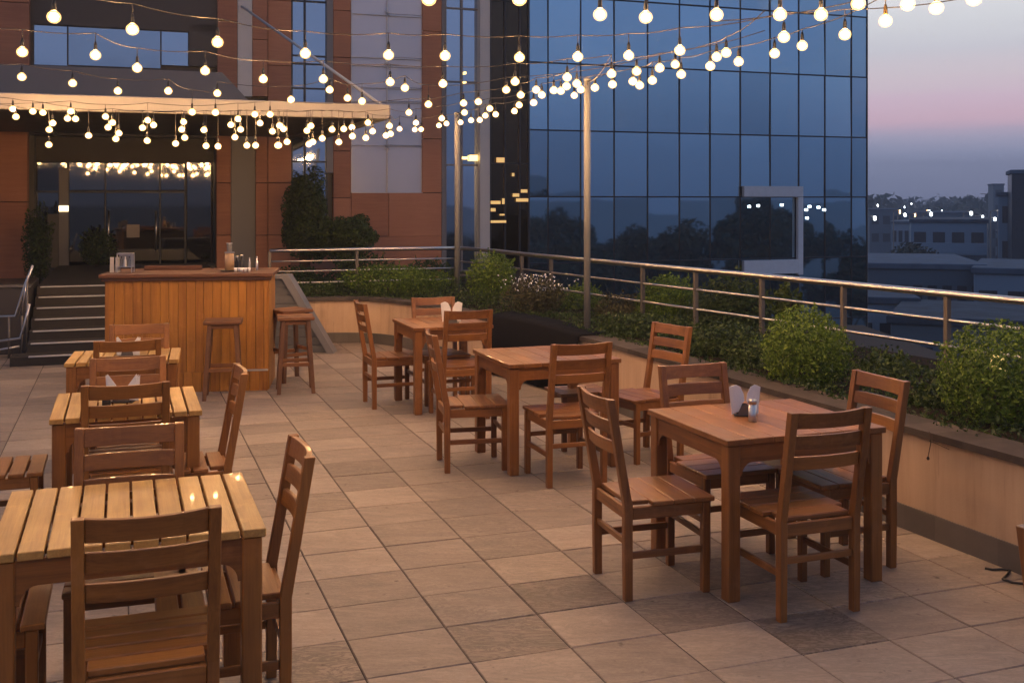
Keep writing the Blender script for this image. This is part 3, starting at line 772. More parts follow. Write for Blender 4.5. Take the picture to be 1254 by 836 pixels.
# ------------------------------------------------------------------ facade helpers
class Plane:
    def __init__(s, px, Y): s.p = Vector(((px-CX)/F*Y, Y, 0)); s.n = V
    def hit(s, px, py, d=0):
        k = (px-CX)/F; Y = (s.p.dot(V)-d)/(k*V.x+V.y)
        q = Vector((k*Y, Y, 0)); return ((q-s.p).dot(U), CH+(HY-py)/F*Y)
    def M(s): return Matrix.Translation(s.p) @ Matrix.Rotation(TH, 4, 'Z')
FP = Plane(480, 20.0)
def ft(name, label, cat):
    return thing(name, label, cat, FP.p, TH)
def srect(px0, px1, py0, py1, d=0):
    a = FP.hit(px0, py0, d); b = FP.hit(px1, py1, d); z1 = a[1]; z0 = FP.hit(px0, py1, d)[1]; return a[0], b[0], z0, z1
tb = ft('terracotta_building', 'building with terracotta cladding, entrance recess and tall glazed strips', 'building')
def slab_(mb, px0, px1, py0, py1, front, back, b=.004, tint=None):
    s0_, s1_, z0, z1 = srect(px0, px1, py0, py1, front); mb.box(s0_, s1_, -front, -back, z0, z1, b, tint=tint)
def clad(px0, px1, py0, py1, rows, front=0.0, back=-.12):
    mb = MB()
    s0_, s1_, z0, z1 = srect(px0, px1, py0, py1, front); h = (z1-z0)/rows
    for k in range(rows): mb.box(s0_+.005, s1_-.005, -front, -back, z0+k*h+.006, z0+(k+1)*h-.006, .003)
    mb.build('cladding', TERRA, tb)
for (a, b_, c, d, r_) in ((-60, -2, 150, 345, 2), (-2, 34, 150, 345, 2)): clad(a, b_, c, d, r_, .25, -.1)
clad(-60, 36, -160, 78, 3, .25, -.1)
clad(265, 283, 160, 352, 3, .12); clad(313, 328, 160, 352, 3, .12); clad(328, 357, 160, 352, 3, .05)
clad(266, 291, -160, 118, 3, .12); clad(309, 328, -160, 118, 4, .12); clad(328, 357, -160, 160, 4, .05)
clad(408, 430, -160, 300, 8, .02); clad(517, 541, -160, 236, 6, .02)
clad(430, 476, 236, 290, 1, .02); clad(476, 541, 236, 290, 1, .02); clad(430, 541, 290, 345, 1, .02); clad(357, 430, 300, 345, 1, .02)
mb = MB(); s0_, s1_, z0, z1 = srect(-60, 648, -160, 345, -.13); ZT = z1; mb.box(s0_-4, s1_, .80, 6, -.02, z1, .01); mb.build('core', DARKP, tb)
for (a, b_, c, d) in ((-60, 34, -160, 352), (265, 648, -160, 352), (34.2, 264.8, -160, 165)):
    mb = MB(); e0, e1, f0, f1 = srect(a, b_, c, d, -.13); mb.box(e0, e1, .13, .798, max(f0, .0), ZT-.001, .005); mb.build('inner_wall', DARKP, tb)
def one(name, mat, *a):
    mb = MB(); slab_(mb, *a); mb.build(name, mat, tb)
one('grey_panel', GREYP, 283, 313, 160, 352, .06, -.1); one('grey_panel', GREYP, 541, 545, -160, 330, .03, -.1); one('grey_panel', GREYP, 400, 408, -160, 212, .04, -.1)
one('pale_strip', PALE, 291, 309, -160, 118, .10, -.1); one('pale_strip', PALE, 588, 600, -160, 330, .14, -.1)
# glazed strips, each a window with panes and mullions
def window(px0, px1, ys, mat, d=-.02, xm=(), fr=.018, sub=MULL):
    mb = MB()
    xs = [px0]+list(xm)+[px1]
    for a, b_ in zip(xs, xs[1:]):
        for c, e in zip(ys, ys[1:]):
            s0_, s1_, z0, z1 = srect(a, b_, c, e, d)
            M = Matrix.Translation(((s0_+s1_)/2, -d, (z0+z1)/2)) @ Matrix.Rotation(random.gauss(0, .004), 4, 'X') @ Matrix.Rotation(random.gauss(0, .004), 4, 'Z')
            mb.box(-(s1_-s0_)/2+.004, (s1_-s0_)/2-.004, 0, .02, -(z1-z0)/2+.004, (z1-z0)/2-.004, .002, M)
    w_ = mb.build('window', mat, tb)
    mb = MB()
    for a in xs:
        s, z1 = FP.hit(a, ys[0], d); z0 = FP.hit(a, ys[-1], d)[1]; mb.box(s-fr, s+fr, -d-.035, -d+.01, z0, z1, .003)
    for c in ys:
        s0_, z = FP.hit(px0, c, d); s1_ = FP.hit(px1, c, d)[0]; mb.box(s0_, s1_, -d-.03, -d+.012, z-fr*.8, z+fr*.8, .003)
    mb.build('frame', sub, w_)
    return w_
window(357, 400, (-160, -80, 1, 68, 78, 108, 198, 300), GREYG, -.04, (373,))
window(545, 588, (-160, -80, 10, 100, 202, 332), GREYG, -.04, (565,), .02, GREYP)
window(600, 647, (-160, -80, 0, 110, 200, 332), BROWNG, -.04, (618, 636))
fw = window(430, 517, (-160, -70, 17, 70, 80, 107, 124, 178, 236), FROST, -.03, (474,), .008, STEEL)
window(41, 231, (30, 80), GREYG, -.05, (83, 197), .012)
for q in ((36, 266, -160, 29), (36, 41, 29, 81), (231, 266, 29, 81), (36, 266, 80, 165)): one('dark_panel', DARKP, *q, .0, -.12)
# lit rooms behind the strips
def litbox(px0, px1, py0, py1, m=WARMW, d=.0):
    mb = MB(); slab_(mb, px0, px1, py0, py1, d, d-.01); mb.build('lit_room', m, tb)
for q in ((566, 573, 192, 195), (575, 585, 190, 197), (568, 571, 88, 91), (567, 571, 100, 102)): litbox(*q, YELL, .02)
for q in ((601, 613, 246, 250), (615, 618, 243, 250), (601, 607, 255, 259), (612, 618, 262, 264), (628, 636, 237, 241), (632, 647, 243, 247), (638, 646, 232, 236), (601, 620, 270, 273), (608, 618, 193, 199), (627, 630, 212, 216)): litbox(*q, WARMW, .02)
# entrance: glazing, doors, transom
ent = []
for (a, b_, c, e) in ((42, 72, 197, 336), (84, 128, 236, 336), (130, 195, 236, 336), (197, 226, 236, 336), (84, 195, 199, 233), (197, 226, 199, 233), (42, 82, 199, 233)):
    mb = MB(); slab_(mb, a, b_, c, e, -.6, -.63); o = mb.build('entrance_glass', DGLASS, tb)
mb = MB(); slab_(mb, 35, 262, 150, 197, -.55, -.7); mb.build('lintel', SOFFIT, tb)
mb = MB(); slab_(mb, 229, 265, 197, 345, -.56, -.7); mb.build('side_light', DGLASS, tb)
mb = MB(); slab_(mb, 72, 84, 205, 336, -.52, -.66); mb.build('door_jamb', GREYP, tb)
mb = MB(); slab_(mb, 57, 72, 262, 336, -.50, -.59, .02); slab_(mb, 34, 42, 160, 340, -.2, -.66); mb.build('stone_pier', GREY, tb)
mb = MB()
for px in (84, 129, 196, 227): slab_(mb, px-1.0, px+1.0, 199, 338, -.57, -.66)
slab_(mb, 42, 227, 233.5, 236, -.57, -.66); slab_(mb, 42, 227, 197, 199, -.57, -.66); slab_(mb, 84, 227, 336, 342, -.57, -.66); mb.build('door_frame', MULL, tb)
for px in (133, 191):
    mb = MB(); s, z = FP.hit(px, 300, -.55); mb.tube([(s, .50, z-.1), (s, .50, z+.6)], .018, 10); mb.build('door_handle', STEEL, tb)
mb = MB(); slab_(mb, 155, 171, 275, 291, -.565, -.58); mb.build('door_notice', plain('notice paper', (.35, .30, .24), .7), tb)
mb = MB(); slab_(mb, 72, 84, 252, 259, -.50, -.515); mb.build('lit_wall_lamp', emis('wall lamp glow', (1, .75, .4), 3), tb)
mb = MB(); s0_, s1_, _, _ = srect(35, 357, 330, 345); mb.box(s0_-4, s1_, .02, .9, .0, .70, .01) ; mb.build('plinth', GREY, tb)
# upper parapet slab and canopy
mb = MB(); s0_, s1_, z0, z1 = srect(-60, 272, 76, 122, 1.0); mb.prism([(s0_-3, z0), (s1_+.55, z0), (s1_, z1), (s0_-3, z1)], 1, -1.0, -.26); mb.build('parapet', GREYP, tb)
def canopy_x(px, d): k = (px-CX)/F; Y = (FP.p.dot(V)-d)/(k*V.x+V.y); return (Vector((k*Y, Y, 0))-FP.p).dot(U)
cd = FP.p.dot(V)-13.70
cL, cR = canopy_x(-80, cd)-3, canopy_x(478, cd)
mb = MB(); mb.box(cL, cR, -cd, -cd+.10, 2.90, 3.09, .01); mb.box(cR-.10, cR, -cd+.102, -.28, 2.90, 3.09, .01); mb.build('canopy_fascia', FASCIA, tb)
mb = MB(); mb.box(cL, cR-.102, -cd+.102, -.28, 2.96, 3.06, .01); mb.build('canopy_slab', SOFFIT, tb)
for k in range(4):
    s = cR-.5-k*1.9
    mb = MB(); mb.box(s-.04, s+.04, -cd+.103, -.29, 2.915, 2.957, .004); mb.build('canopy_rib', SOFFIT, tb)
e_ = FP.hit(296, 8, .1); mb = MB(); mb.tube([(canopy_x(466, cd-.06), -cd+.06, 3.09), (e_[0], -.1, e_[1])], .022, 8); mb.build('canopy_stay', PALE, tb)
# lamp brackets of the frosted window (small spider fittings)
for yy in (17, 80, 180):
    mb = MB(); s, z = FP.hit(474, yy, .0)
    for dx in (-.05, .05):
        for dz in (-.05, .05): mb.tube([(s, -.01, z), (s+dx, -.03, z+dz)], .01, 6)
    mb.build('spider_fitting', STEEL, fw)

# steps
stp = thing('entrance_steps', 'broad dark steps with pale nosings leading up to the entrance', 'steps', FP.p, TH)
d0 = FP.p.dot(V)-13.13
sL, sR = canopy_x(30, d0), canopy_x(300, d0)
for k in range(7):
    y0 = -d0+k*.30; h = .107*(k+1)
    mb = MB(); mb.box(sL+(0 if k else -.15), sR, y0, (y0+.30) if k < 6 else .019, 0 if k == 0 else .001, h, .004); mb.build('step', STEPM, stp)
    mb = MB(); mb.box(sL+.04, sR, y0-.012, y0+.03, h-.012, h+.004, .003); mb.build('nosing', PALE, stp)
# dark side wall and rails at the far left
dw = thing('ramp_wall', 'low dark brown wall of the ramp at the left edge', 'wall', FP.p, TH)
d1 = FP.p.dot(V)-13.3; a0 = canopy_x(-150, d1); a1 = canopy_x(27, d1)
mb = MB(); mb.box(a0, a1, -d1+.9, -d1+2.6, 0, .80, .01); mb.build('wall', DARKP, dw)
mb = MB(); mb.box(a0, a1+.02, -d1+.88, -d1+1.05, .801, .83, .004); mb.build('coping', GREY, dw)
hr = thing('ramp_handrail', 'bent steel handrails in front of the dark ramp wall at the left edge', 'handrail', (-5.6, 12.4, 0))
for path, rr in (([(40, 325), (31, 348), (25, 368), (19, 387), (-20, 388)], .016), ([(34, 338), (30, 362), (27, 386)], .014), ([(36, 372), (30, 398), (25, 414), (-20, 420)], .016), ([(24, 424), (0, 428), (-20, 430)], .012)):
    mb = MB(); pp = [P(a, b_, 12.6) for a, b_ in path]; mb.tube(smooth3 := pp, rr, 10); atp(mb.build('rail', STEEL), hr)
for px, py, pb in ((27, 386, 434), (11, 388, 438), (33, 340, 430)):
    a = P(px, py, 12.6); mb = MB(); mb.tube([a, (a.x, a.y, .001)], .014, 8); atp(mb.build('post', DSTEEL), hr)

# wall climber / tree against the terracotta building, entrance plant
def tree(name, label, x, y, z0, H, rad, n, size, mat, seed, cz=None, cat='tree', group=None, clumps=14, tr=.09, copyof=None):
    rng = random.Random(seed); r = thing(name, label, cat, (x, y, z0), 0, group)
    mb = MB(); cz = cz or H-rad[2]
    mb2 = MB(); mb2.tube([(0, 0, -.05), (rng.uniform(-.04, .04)*H, 0, H*.35), (0, 0, cz)], [tr, tr*.7, tr*.3], 8)
    for k in range(clumps):
        d = Vector((rng.gauss(0, 1), rng.gauss(0, 1), rng.gauss(0, .8))).normalized(); q = rng.uniform(.45, .8)
        c = Vector((d.x*rad[0]*q, d.y*rad[1]*q, cz+d.z*rad[2]*q)); s = rng.uniform(.3, .52)
        leaves(mb, c, (rad[0]*s, rad[1]*s, rad[2]*s*.85), n//clumps, size, rng, .35, rng.uniform(-.15, .15), 4)
        mb2.tube([(0, 0, cz*rng.uniform(.45, .8)), c*.6+Vector((0, 0, cz*.4)), c], [tr*.35, tr*.2, tr*.08], 5)
    mb.build('crown', mat, r, recalc=False); mb2.build('trunk', BARK, r)
    return r
q = P(378, 300, 18.2); tree('slender_tree', 'tall dark slender tree against the terracotta wall', q.x, q.y, 0, 2.55, (.50, .40, .92), 16000, .03, LEAFD, 31, 1.5, clumps=26)
q = P(425, 300, 17.6); tree('leafy_tree', 'leafy small tree in front of the terracotta panel, right of the slender tree', q.x, q.y, 0, 1.75, (.52, .40, .50), 10000, .03, LEAFD, 32, 1.22, clumps=20)
for k, (px, Y, w_, h_) in enumerate(((372, 17.0, .55, .75), (450, 16.8, .7, .9), (520, 16.9, .6, .85))):
    q = P(px, 300, Y); bush('background_shrub', ['dark shrub behind the left end of the back railing', 'dark shrub behind the middle of the back railing', 'dark shrub behind the back railing next to the far pole'][k], (q.x, q.y, h_*.55), (w_, .4, h_*.55), 5200, .026, LEAFD, z0=0, seed=40+k, tl=-.06)
q = P(46, 300, 16.6); bush('entrance_plant', 'tall bushy plant beside the entrance steps', (q.x, q.y, 1.15), (.22, .22, .62), 3600, .022, LEAFD, z0=.30, seed=51, tl=-.1, shell=.3, lumps=12)
q = P(160, 300, 17.4); 
bush('entrance_plant', 'low green plant in front of the entrance glass above the bar menu cards', (P(118, 300, 18.0).x, 18.0, 1.05), (.30, .2, .30), 2600, .022, LEAFD, z0=.74, seed=52, shell=.3)

# ------------------------------------------------------------------ blue glass tower
TP = Plane(647, 30.0)
tw = thing('glass_tower', 'curtain wall office tower of blue reflective glass', 'building', TP.p, TH)
xs = [647, 671, 711, 752, 793, 832, 869.5, 906.5, 943, 978, 1010, 1042.5, 1061.5]
sx = [TP.hit(p, 0)[0] for p in xs]
zrow = [TP.hit(647, p)[1] for p in (-172, -90, -7, 76, 159, 241, 323)]
dzr = zrow[3]-zrow[4]
zrow += [zrow[-1]-dzr, zrow[-1]-2*dzr]
rg = random.Random(77)
for i in range(len(sx)-1):
    for j in range(len(zrow)-1):
        z1, z0 = zrow[j], zrow[j+1]; w_ = sx[i+1]-sx[i]; h_ = z1-z0
        mb = MB()
        M = Matrix.Translation(((sx[i]+sx[i+1])/2, 0, (z0+z1)/2)) @ Matrix.Rotation(rg.gauss(0, .006), 4, 'X') @ Matrix.Rotation(rg.gauss(0, .006), 4, 'Z')
        mb.box(-w_/2+.012, w_/2-.012, 0, .03, -h_/2+.012, h_/2-.012, .003, M, tint=rg.random())
        mb.build('glass_pane', BLUEG, tw)
mb = MB()
for s in sx: mb.box(s-.015, s+.015, -.03, .05, zrow[-1], zrow[0]+2, .004)
for z in zrow: mb.box(sx[0], sx[-1], -.026, .046, z-.02, z+.02, .004)
mb.build('mullion_grid', MULL, tw)
mb = MB(); mb.box(sx[0]-6, sx[-1], .06, 14, -14.9, zrow[0]+2, .01); mb.build('core', DARKP, tw)
mb = MB(); mb.box(sx[0], sx[-1], -.02, .055, -14.9, zrow[-1]-.04, .01); mb.build('lower_wall', DARKP, tw)
mb = MB(); mb.box(sx[-1]+.002, sx[-1]+.05, .0, 14, -14.9, zrow[0]+2, .01); mb.build('edge_trim', PALE, tw)
def trect(px0, px1, py0, py1, d=0):
    a = TP.hit(px0, py0, d); return a[0], TP.hit(px1, py0, d)[0], TP.hit(px0, py1, d)[1], a[1]
mb = MB()
for q in ((908, 980, 228, 241), (908, 974, 319, 336)):
    s0_, s1_, z0, z1 = trect(*q); mb.box(s0_, s1_, -.16, -.031, z0, z1, .004)
s0_, s1_, z0, z1 = trect(974, 980, 241.5, 336); mb.box(s0_, s1_, -.16, -.031, z0, z1, .004)
wf = mb.build('window_surround', plain('white metal panel', (.68, .70, .74), .5), tw)
# lights seen in the glass: small lamps inside
for k, (px, py) in enumerate(((918, 253), (929, 252), (958, 251), (988, 257), (992, 253), (1003, 254), (989, 267), (1010, 257))):
    s, z = TP.hit(px, py, .035); mb = MB(); mb.box(s-.035, s+.035, -.038, -.032, z-.035, z+.035, .002); mb.build('interior_lamp', WHITEL, tw)

# ------------------------------------------------------------------ city
GZ = -15.0
mb = MB(); mb.quad((-3000, -3000, GZ), (3000, -3000, GZ), (3000, 3000, GZ), (-3000, 3000, GZ)); tag(mb.build('ground', GROUND), kind='structure')
mb = MB(); mb.box(20, 34, -400, 700, GZ, GZ+.01, .001, Matrix.Rotation(R(-9), 4, 'Z')); tag(mb.build('road', ROADM), kind='structure')
def block(name, label, px0, px1, Y, py_top, depth, mat, floors=3, cols=4, balcony=False, bot=GZ, lit=None, win=CITYD, litm=emis('dim lit far window', (1, .75, .25), 1.2)):
    x0, x1 = (px0-CX)/F*Y, (px1-CX)/F*Y; zt = CH+(HY-py_top)/F*Y; w_ = x1-x0
    b = thing(name, label, 'building', ((x0+x1)/2, Y, bot))
    b.rotation_euler.z = -math.atan2((x0+x1)/2, Y)+random.Random(px0).uniform(-.08, .14)
    H = zt-bot
    mb = MB(); mb.box(-w_/2, w_/2, 0, depth, 0, H, .05); mb.build('wall', mat, b)
    mb = MB(); mb.box(-w_/2-.15, w_/2+.15, -.15, depth+.15, H+.01, H+.35, .04); mb.build('roof', CITYR, b)
    rr_ = random.Random(int(px0+Y))
    for q in range(3):
        a_ = rr_.uniform(-w_*.4, w_*.4); c_ = rr_.uniform(1.5, depth*.7); e_ = rr_.uniform(.5, 1.3); g_ = rr_.uniform(.5, 1.2)
        if w_ > 8 and H > 5: mb = MB(); mb.box(a_-e_, a_+e_, c_-e_, c_+e_, H+.36, H+.36+g_*1.2, .05); mb.build(['rooftop_tank', 'stair_hood', 'plant_box'][q], CITYW if q != 1 else CITYG, b)
    for f in range(floors):
        for c in range(cols):
            xa = -w_/2+w_*(c+.18)/cols; xb = -w_/2+w_*(c+.82)/cols; z1 = H-.9-f*3.1; 
            mb = MB(); mb.box(xa, xb, -.06, -.005, z1-1.5, z1, .01); mb.build('window', litm if lit and (f, c) in lit else win, b)
        if balcony:
            mb = MB(); mb.box(-w_/2, w_/2, -1.3, -.061, H-3.05-f*3.1, H-2.85-f*3.1, .02); mb.box(-w_/2, w_/2, -1.3, -1.2, H-2.84-f*3.1, H-1.9-f*3.1, .02); mb.build('balcony', mat, b)
    return b
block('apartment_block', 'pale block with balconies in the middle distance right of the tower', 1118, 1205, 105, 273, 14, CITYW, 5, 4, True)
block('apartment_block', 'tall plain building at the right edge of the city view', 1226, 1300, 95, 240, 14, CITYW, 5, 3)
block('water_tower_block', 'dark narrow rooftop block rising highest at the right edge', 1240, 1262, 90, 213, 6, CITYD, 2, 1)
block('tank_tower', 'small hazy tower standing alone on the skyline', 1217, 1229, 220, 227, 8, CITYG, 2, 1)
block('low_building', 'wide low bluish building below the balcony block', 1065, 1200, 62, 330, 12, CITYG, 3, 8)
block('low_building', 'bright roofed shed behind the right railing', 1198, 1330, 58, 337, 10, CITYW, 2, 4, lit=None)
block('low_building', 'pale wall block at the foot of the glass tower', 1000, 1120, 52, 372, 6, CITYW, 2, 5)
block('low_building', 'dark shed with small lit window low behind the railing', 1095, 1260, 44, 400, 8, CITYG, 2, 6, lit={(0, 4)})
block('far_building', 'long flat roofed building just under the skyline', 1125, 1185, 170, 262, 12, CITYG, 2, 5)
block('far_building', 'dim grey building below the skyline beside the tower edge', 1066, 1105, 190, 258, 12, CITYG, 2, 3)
rgh = random.Random(21)
for k in range(16):
    px = 1062+k*14+rgh.uniform(-4, 4); Y = rgh.uniform(140, 250); o = block('far_house', 'small dim house among the roofs under the skyline', px, px+rgh.uniform(9, 22), Y, rgh.uniform(262, 290), 9, rgh.choice([CITYW, CITYG]), 2, 3, bot=GZ, lit=({(0, 1)} if k % 4 == 0 else None)); o['group'] = 'small houses under the skyline'
# trees of the city
proto = tree('city_tree', 'dark round tree in front of the balcony block', (1092-CX)/F*80, 80, GZ, 15.5, (3.6, 3.2, 3.6), 5000, .28, FARLEAF, 61, 10.6, group='dark trees in the city', tr=.3)
def tree_at(px, Y, s, label, rz=0.0, base=GZ):
    r = dup(proto, ((px-CX)/F*Y, Y, base), rz, label); r.scale = (s, s, s); return r
for k, (px, Y, s) in enumerate(((1085, 86, .99), (1106, 92, .90), (1190, 84, .82), (1213, 82, .86), (1245, 66, .72), (1150, 69, .66), (1072, 56, .60), (1235, 50, .52))):
    tree_at(px, Y, s, ['dark tree touching the glass tower edge', 'dark tree at the left end of the balcony block', 'dark tree in front of the right end of the balcony block', 'dark tree left of the plain right edge building', 'dark tree at the right photo edge above the handrail', 'dark tree below the middle of the balcony block', 'dark tree low beside the foot of the glass tower', 'dark tree low behind the right bush'][k], k*1.1)
for k in range(16):
    r = tree_at(1066+k*15+rgh.uniform(-5, 5), rgh.uniform(46, 130), rgh.uniform(.45, .72), 'dark tree among the low roofs beyond the railing', k*1.7); r['group'] = 'small trees among the low roofs'
# far wooded skyline (a mass nobody could count)
rg = random.Random(3); mb = MB()
for k in range(230):
    px = rg.uniform(900, 1500); Y = rg.uniform(260, 520); x = (px-CX)/F*Y; h = rg.uniform(13.5, 18.5)
    leaves(mb, (x, Y, GZ+h*.6), (rg.uniform(5, 11), 5, h*.45), 150, 1.5, rg, .3)
tag(mb.build('far_woods', FARLEAF, recalc=False), 'dark wooded skyline beyond the city', 'woods', kind='stuff')
# reflected surroundings on the other side: trees and houses to the south-east
for k, (x, y, s) in enumerate(((30, -12, 1.0), (40, -2, 1.12), (52, -16, 1.05), (36, -26, 1.1), (64, 2, 1.1), (60, -34, 1.15), (76, -18, 1.2), (48, 10, .98), (28, -30, 1.05), (84, 12, 1.1), (70, 24, 1.0), (24, -20, 1.0), (34, -3, 1.05), (40, -14, 1.15), (46, 2, 1.1), (44, -30, 1.2), (58, -6, 1.15), (54, -26, 1.1), (68, -10, 1.2), (72, 8, 1.15), (20, -36, 1.1), (36, -44, 1.2), (90, -4, 1.2), (62, 14, 1.05), (52, 18, .95), (80, 24, 1.1), (98, 20, 1.2), (30, 4, .9))):
    r = dup(proto, (x, y, GZ), k*.9, 'dark tree across the street reflected in the blue glass'); r.scale = (s, s, s)
    r['group'] = 'trees across the street, seen only in reflection'
def lamp(label, x, y, h, mk=None, s=.17):
    if mk:
        return dup(mk, (x, y, GZ), 0, label)
    t = thing('street_lamp', label, 'street lamp', (x, y, GZ), 0, 'white street lamps in the city')
    mb = MB(); mb.tube([(0, 0, 0), (0, 0, h)], .09, 8); mb.build('post', DSTEEL, t)
    mb = MB(); mb.tube([(0, 0, h), (0, 0, h+.15), (.5, 0, h+.3), (1.0, 0, h+.3)], .06, 8); mb.build('arm', DSTEEL, t)
    mb = MB(); mb.lathe([(.10, 0), (s, .12), (s, .34), (.1, .46)], 12); o = mb.build('lamp_head', WHITEL, t); o.location = (1.0, -.1, h-.16)
    return t
LP = [(1140, 263, 140), (1189, 262, 140), (1224, 261, 118), (1168, 266, 180), (1108, 264, 150), (1203, 266, 175), (1218, 269, 150), (1173, 250, 330), (1214, 251, 300), (1116, 250, 320), (1071, 268, 125), (1241, 272, 110)]
LL = ['brightest white lamp over the balcony block', 'white lamp over the right half of the balcony block', 'white lamp at the corner of the plain right building', 'small lamp between the two brightest ones', 'white lamp left of the balcony block', 'small lamp right of the second bright one', 'lowest small lamp before the plain right building', 'tiny far lamp on the skyline above the balcony block', 'tiny far lamp on the skyline near the right edge', 'tiny far lamp on the skyline near the tower', 'lamp right at the edge of the glass tower', 'faint lamp at the right photo edge']
l0 = None
for (px, py, Y), lb in zip(LP, LL):
    z = CH+(HY-py)/F*Y; h = z-GZ
    o = lamp(lb, (px-CX)/F*Y-1.0, Y, 14, l0); l0 = l0 or o; o.scale = (1, 1, h/14)
AMB = emis('warm sodium lamp', (1, .62, .28), 7)
l1 = None
for k in range(22):
    px = rgh.uniform(1064, 1290); Y = rgh.uniform(120, 330); py = rgh.uniform(256, 300) if Y < 200 else rgh.uniform(250, 266)
    h = CH+(HY-py)/F*Y-GZ
    if h < 5: h = 5
    
    if k % 2: o = lamp('tiny lamp among the far roofs and trees', (px-CX)/F*Y, Y, 14, l0)
    elif l1: o = lamp('tiny lamp among the far roofs and trees', (px-CX)/F*Y, Y, 14, l1)
    else:
        o = l1 = lamp('tiny lamp among the far roofs and trees', (px-CX)/F*Y, Y, 14, s=.12)
        [c for c in l1.children if c.name.startswith('lamp_head')][0].data.materials[0] = AMB
    o.scale = (.8, .8, h/14); o['group'] = 'tiny far street lamps'
for k, (x, y, h) in enumerate(((60, 6, 15), (56, -30, 14))):
    o = lamp('street lamp across the street reflected in the glass', x, y, 14, l0); o.scale = (1, 1, h/14); o['group'] = 'street lamps across the street, seen only in reflection'

# ------------------------------------------------------------------ string lights
def bulbs(crop, off, sc_=3.483): return [(off+x/sc_, y/sc_) for x, y in crop]
c1 = bulbs([(230,72),(565,125),(928,180),(95,222),(407,235),(585,290),(875,302),(1123,337),(93,328),(310,355),(503,388),(718,388),(927,398)], 0)
s1 = bulbs([(55,465),(68,498),(140,475),(183,480),(302,475),(288,505),(322,507),(225,525),(210,553),(378,578),(450,497),(480,523),(461,543),(507,568),(494,592),(208,617),(630,513),(608,545),(655,533),(628,600),(783,520),(775,552),(788,587),(749,612),(820,478),(870,554),(919,480),(879,622),(930,624),(985,532),(1026,552),(1002,585),(1015,507),(1087,488),(1152,488),(1109,525),(1053,620),(1090,620),(1162,560),(1184,620)], 0)
c2 = bulbs([(118,228),(473,235),(714,238),(195,337),(480,350),(705,357),(222,383),(1013,348),(975,383),(57,425),(298,418),(643,445),(560,480)], 340)
s2 = bulbs([(543,375),(360,432),(793,440),(856,434),(905,463),(797,480),(1037,405),(1030,448),(1010,474),(886,493),(930,488),(862,512),(825,513),(780,522),(700,505),(688,535),(720,527),(590,524),(585,553),(612,552),(520,550),(477,537),(482,571),(462,578),(385,523),(405,560),(317,543),(319,581),(376,588),(282,550),(232,552),(261,606),(190,590),(150,605),(133,615),(125,557),(142,537),(40,605),(8,535),(25,550),(5,620),(1103,383),(1127,405),(1092,438),(1178,385),(1208,388),(1232,368)], 340)
c3 = bulbs([(400,62),(595,73),(897,63),(305,242),(522,237),(740,215),(56,245),(260,330),(449,315),(56,-5),(-330,-5)], 620)
s3 = bulbs([(301,357),(290,407),(318,382),(378,374),(453,360),(556,304),(540,347),(569,364),(623,343),(654,290),(721,275),(746,317),(870,282),(897,243),(938,225),(991,263)], 620)
c4 = bulbs([(213,62),(388,62),(547,15),(490,147),(308,195),(190,228),(230,158),(663,90),(758,18),(880,34),(1040,-4)], 894)
ALL = c1+s1+c2+s2+c3+s3+c4
def bdepth(px, py):
    Y = F*1.03/(HY-py)
    return min(Y, 12.1 if px < 480 and py > 112 else 15.5)
# runs: by the height of the bulb in the picture relative to the common sag
def base(px):
    K = [(-50, 128), (0, 130), (150, 148), (300, 152), (400, 150), (480, 146), (560, 138), (640, 120), (720, 104), (830, 92), (900, 72), (1000, 50), (1100, 20), (1200, 0)]
    for (a, b_), (c, d) in zip(K, K[1:]):
        if a <= px <= c: return b_+(d-b_)*(px-a)/(c-a)
    return 128
runs = {k: [] for k in range(8)}
NEAR = {0: [(-60, 24), (66.0, 20.7), (162.2, 35.9), (266.4, 51.7), (373.9, 65.5), (475.8, 67.5), (545, 68.3), (636.1, 70.3), (707.6, 69.5), (769.9, 68.0), (832.5, 61.7), (960, 45.4), (1034.7, 42.2)],
        1: [(525.3, -1.4), (636.1, -1.4), (734.8, 17.8), (790.8, 21.0), (877.5, 18.1), (955.2, 17.8), (1005.4, 17.8), (1051, 4.3)],
        2: [(27.3, 63.7), (116.9, 67.5), (168, 83.3), (251.2, 86.7), (322.4, 96.8), (396, 96.8), (477.8, 100.5), (542.4, 102.5), (630.8, 99.9), (694.6, 94.7), (748.9, 90.4)],
        3: [(1084.4, 25.8), (1111.6, 5.2), (1146.7, 9.8), (1192.6, -1.1)]}
used = []
def near(p, q): return abs(p[0]-q[0]) < 5 and abs(p[1]-q[1]) < 5
rest = [b_ for b_ in ALL if not any(near(b_, q) for v in NEAR.values() for q in v)]
for b_ in sorted(rest):
    d = b_[1]-base(b_[0])
    k = 4 if d < -12 else 5 if d < -1.5 else 6 if d < 9 else 7
    runs[k].append(b_)
runs.update(NEAR)
labels = ['string of large warm bulbs sagging across the top from upper left to the tower', 'topmost short string of large bulbs in front of the blue tower', 'second string of bulbs from the upper left down to the nearer pole', 'string of white looking bulbs against the pale sky at top right',
          'uppermost string of the dense bunch, from the canopy to the blue tower', 'string just below the canopy edge, second from the top of the dense bunch', 'third string of the dense bunch under the canopy', 'lowest string of small bulbs in front of the entrance']
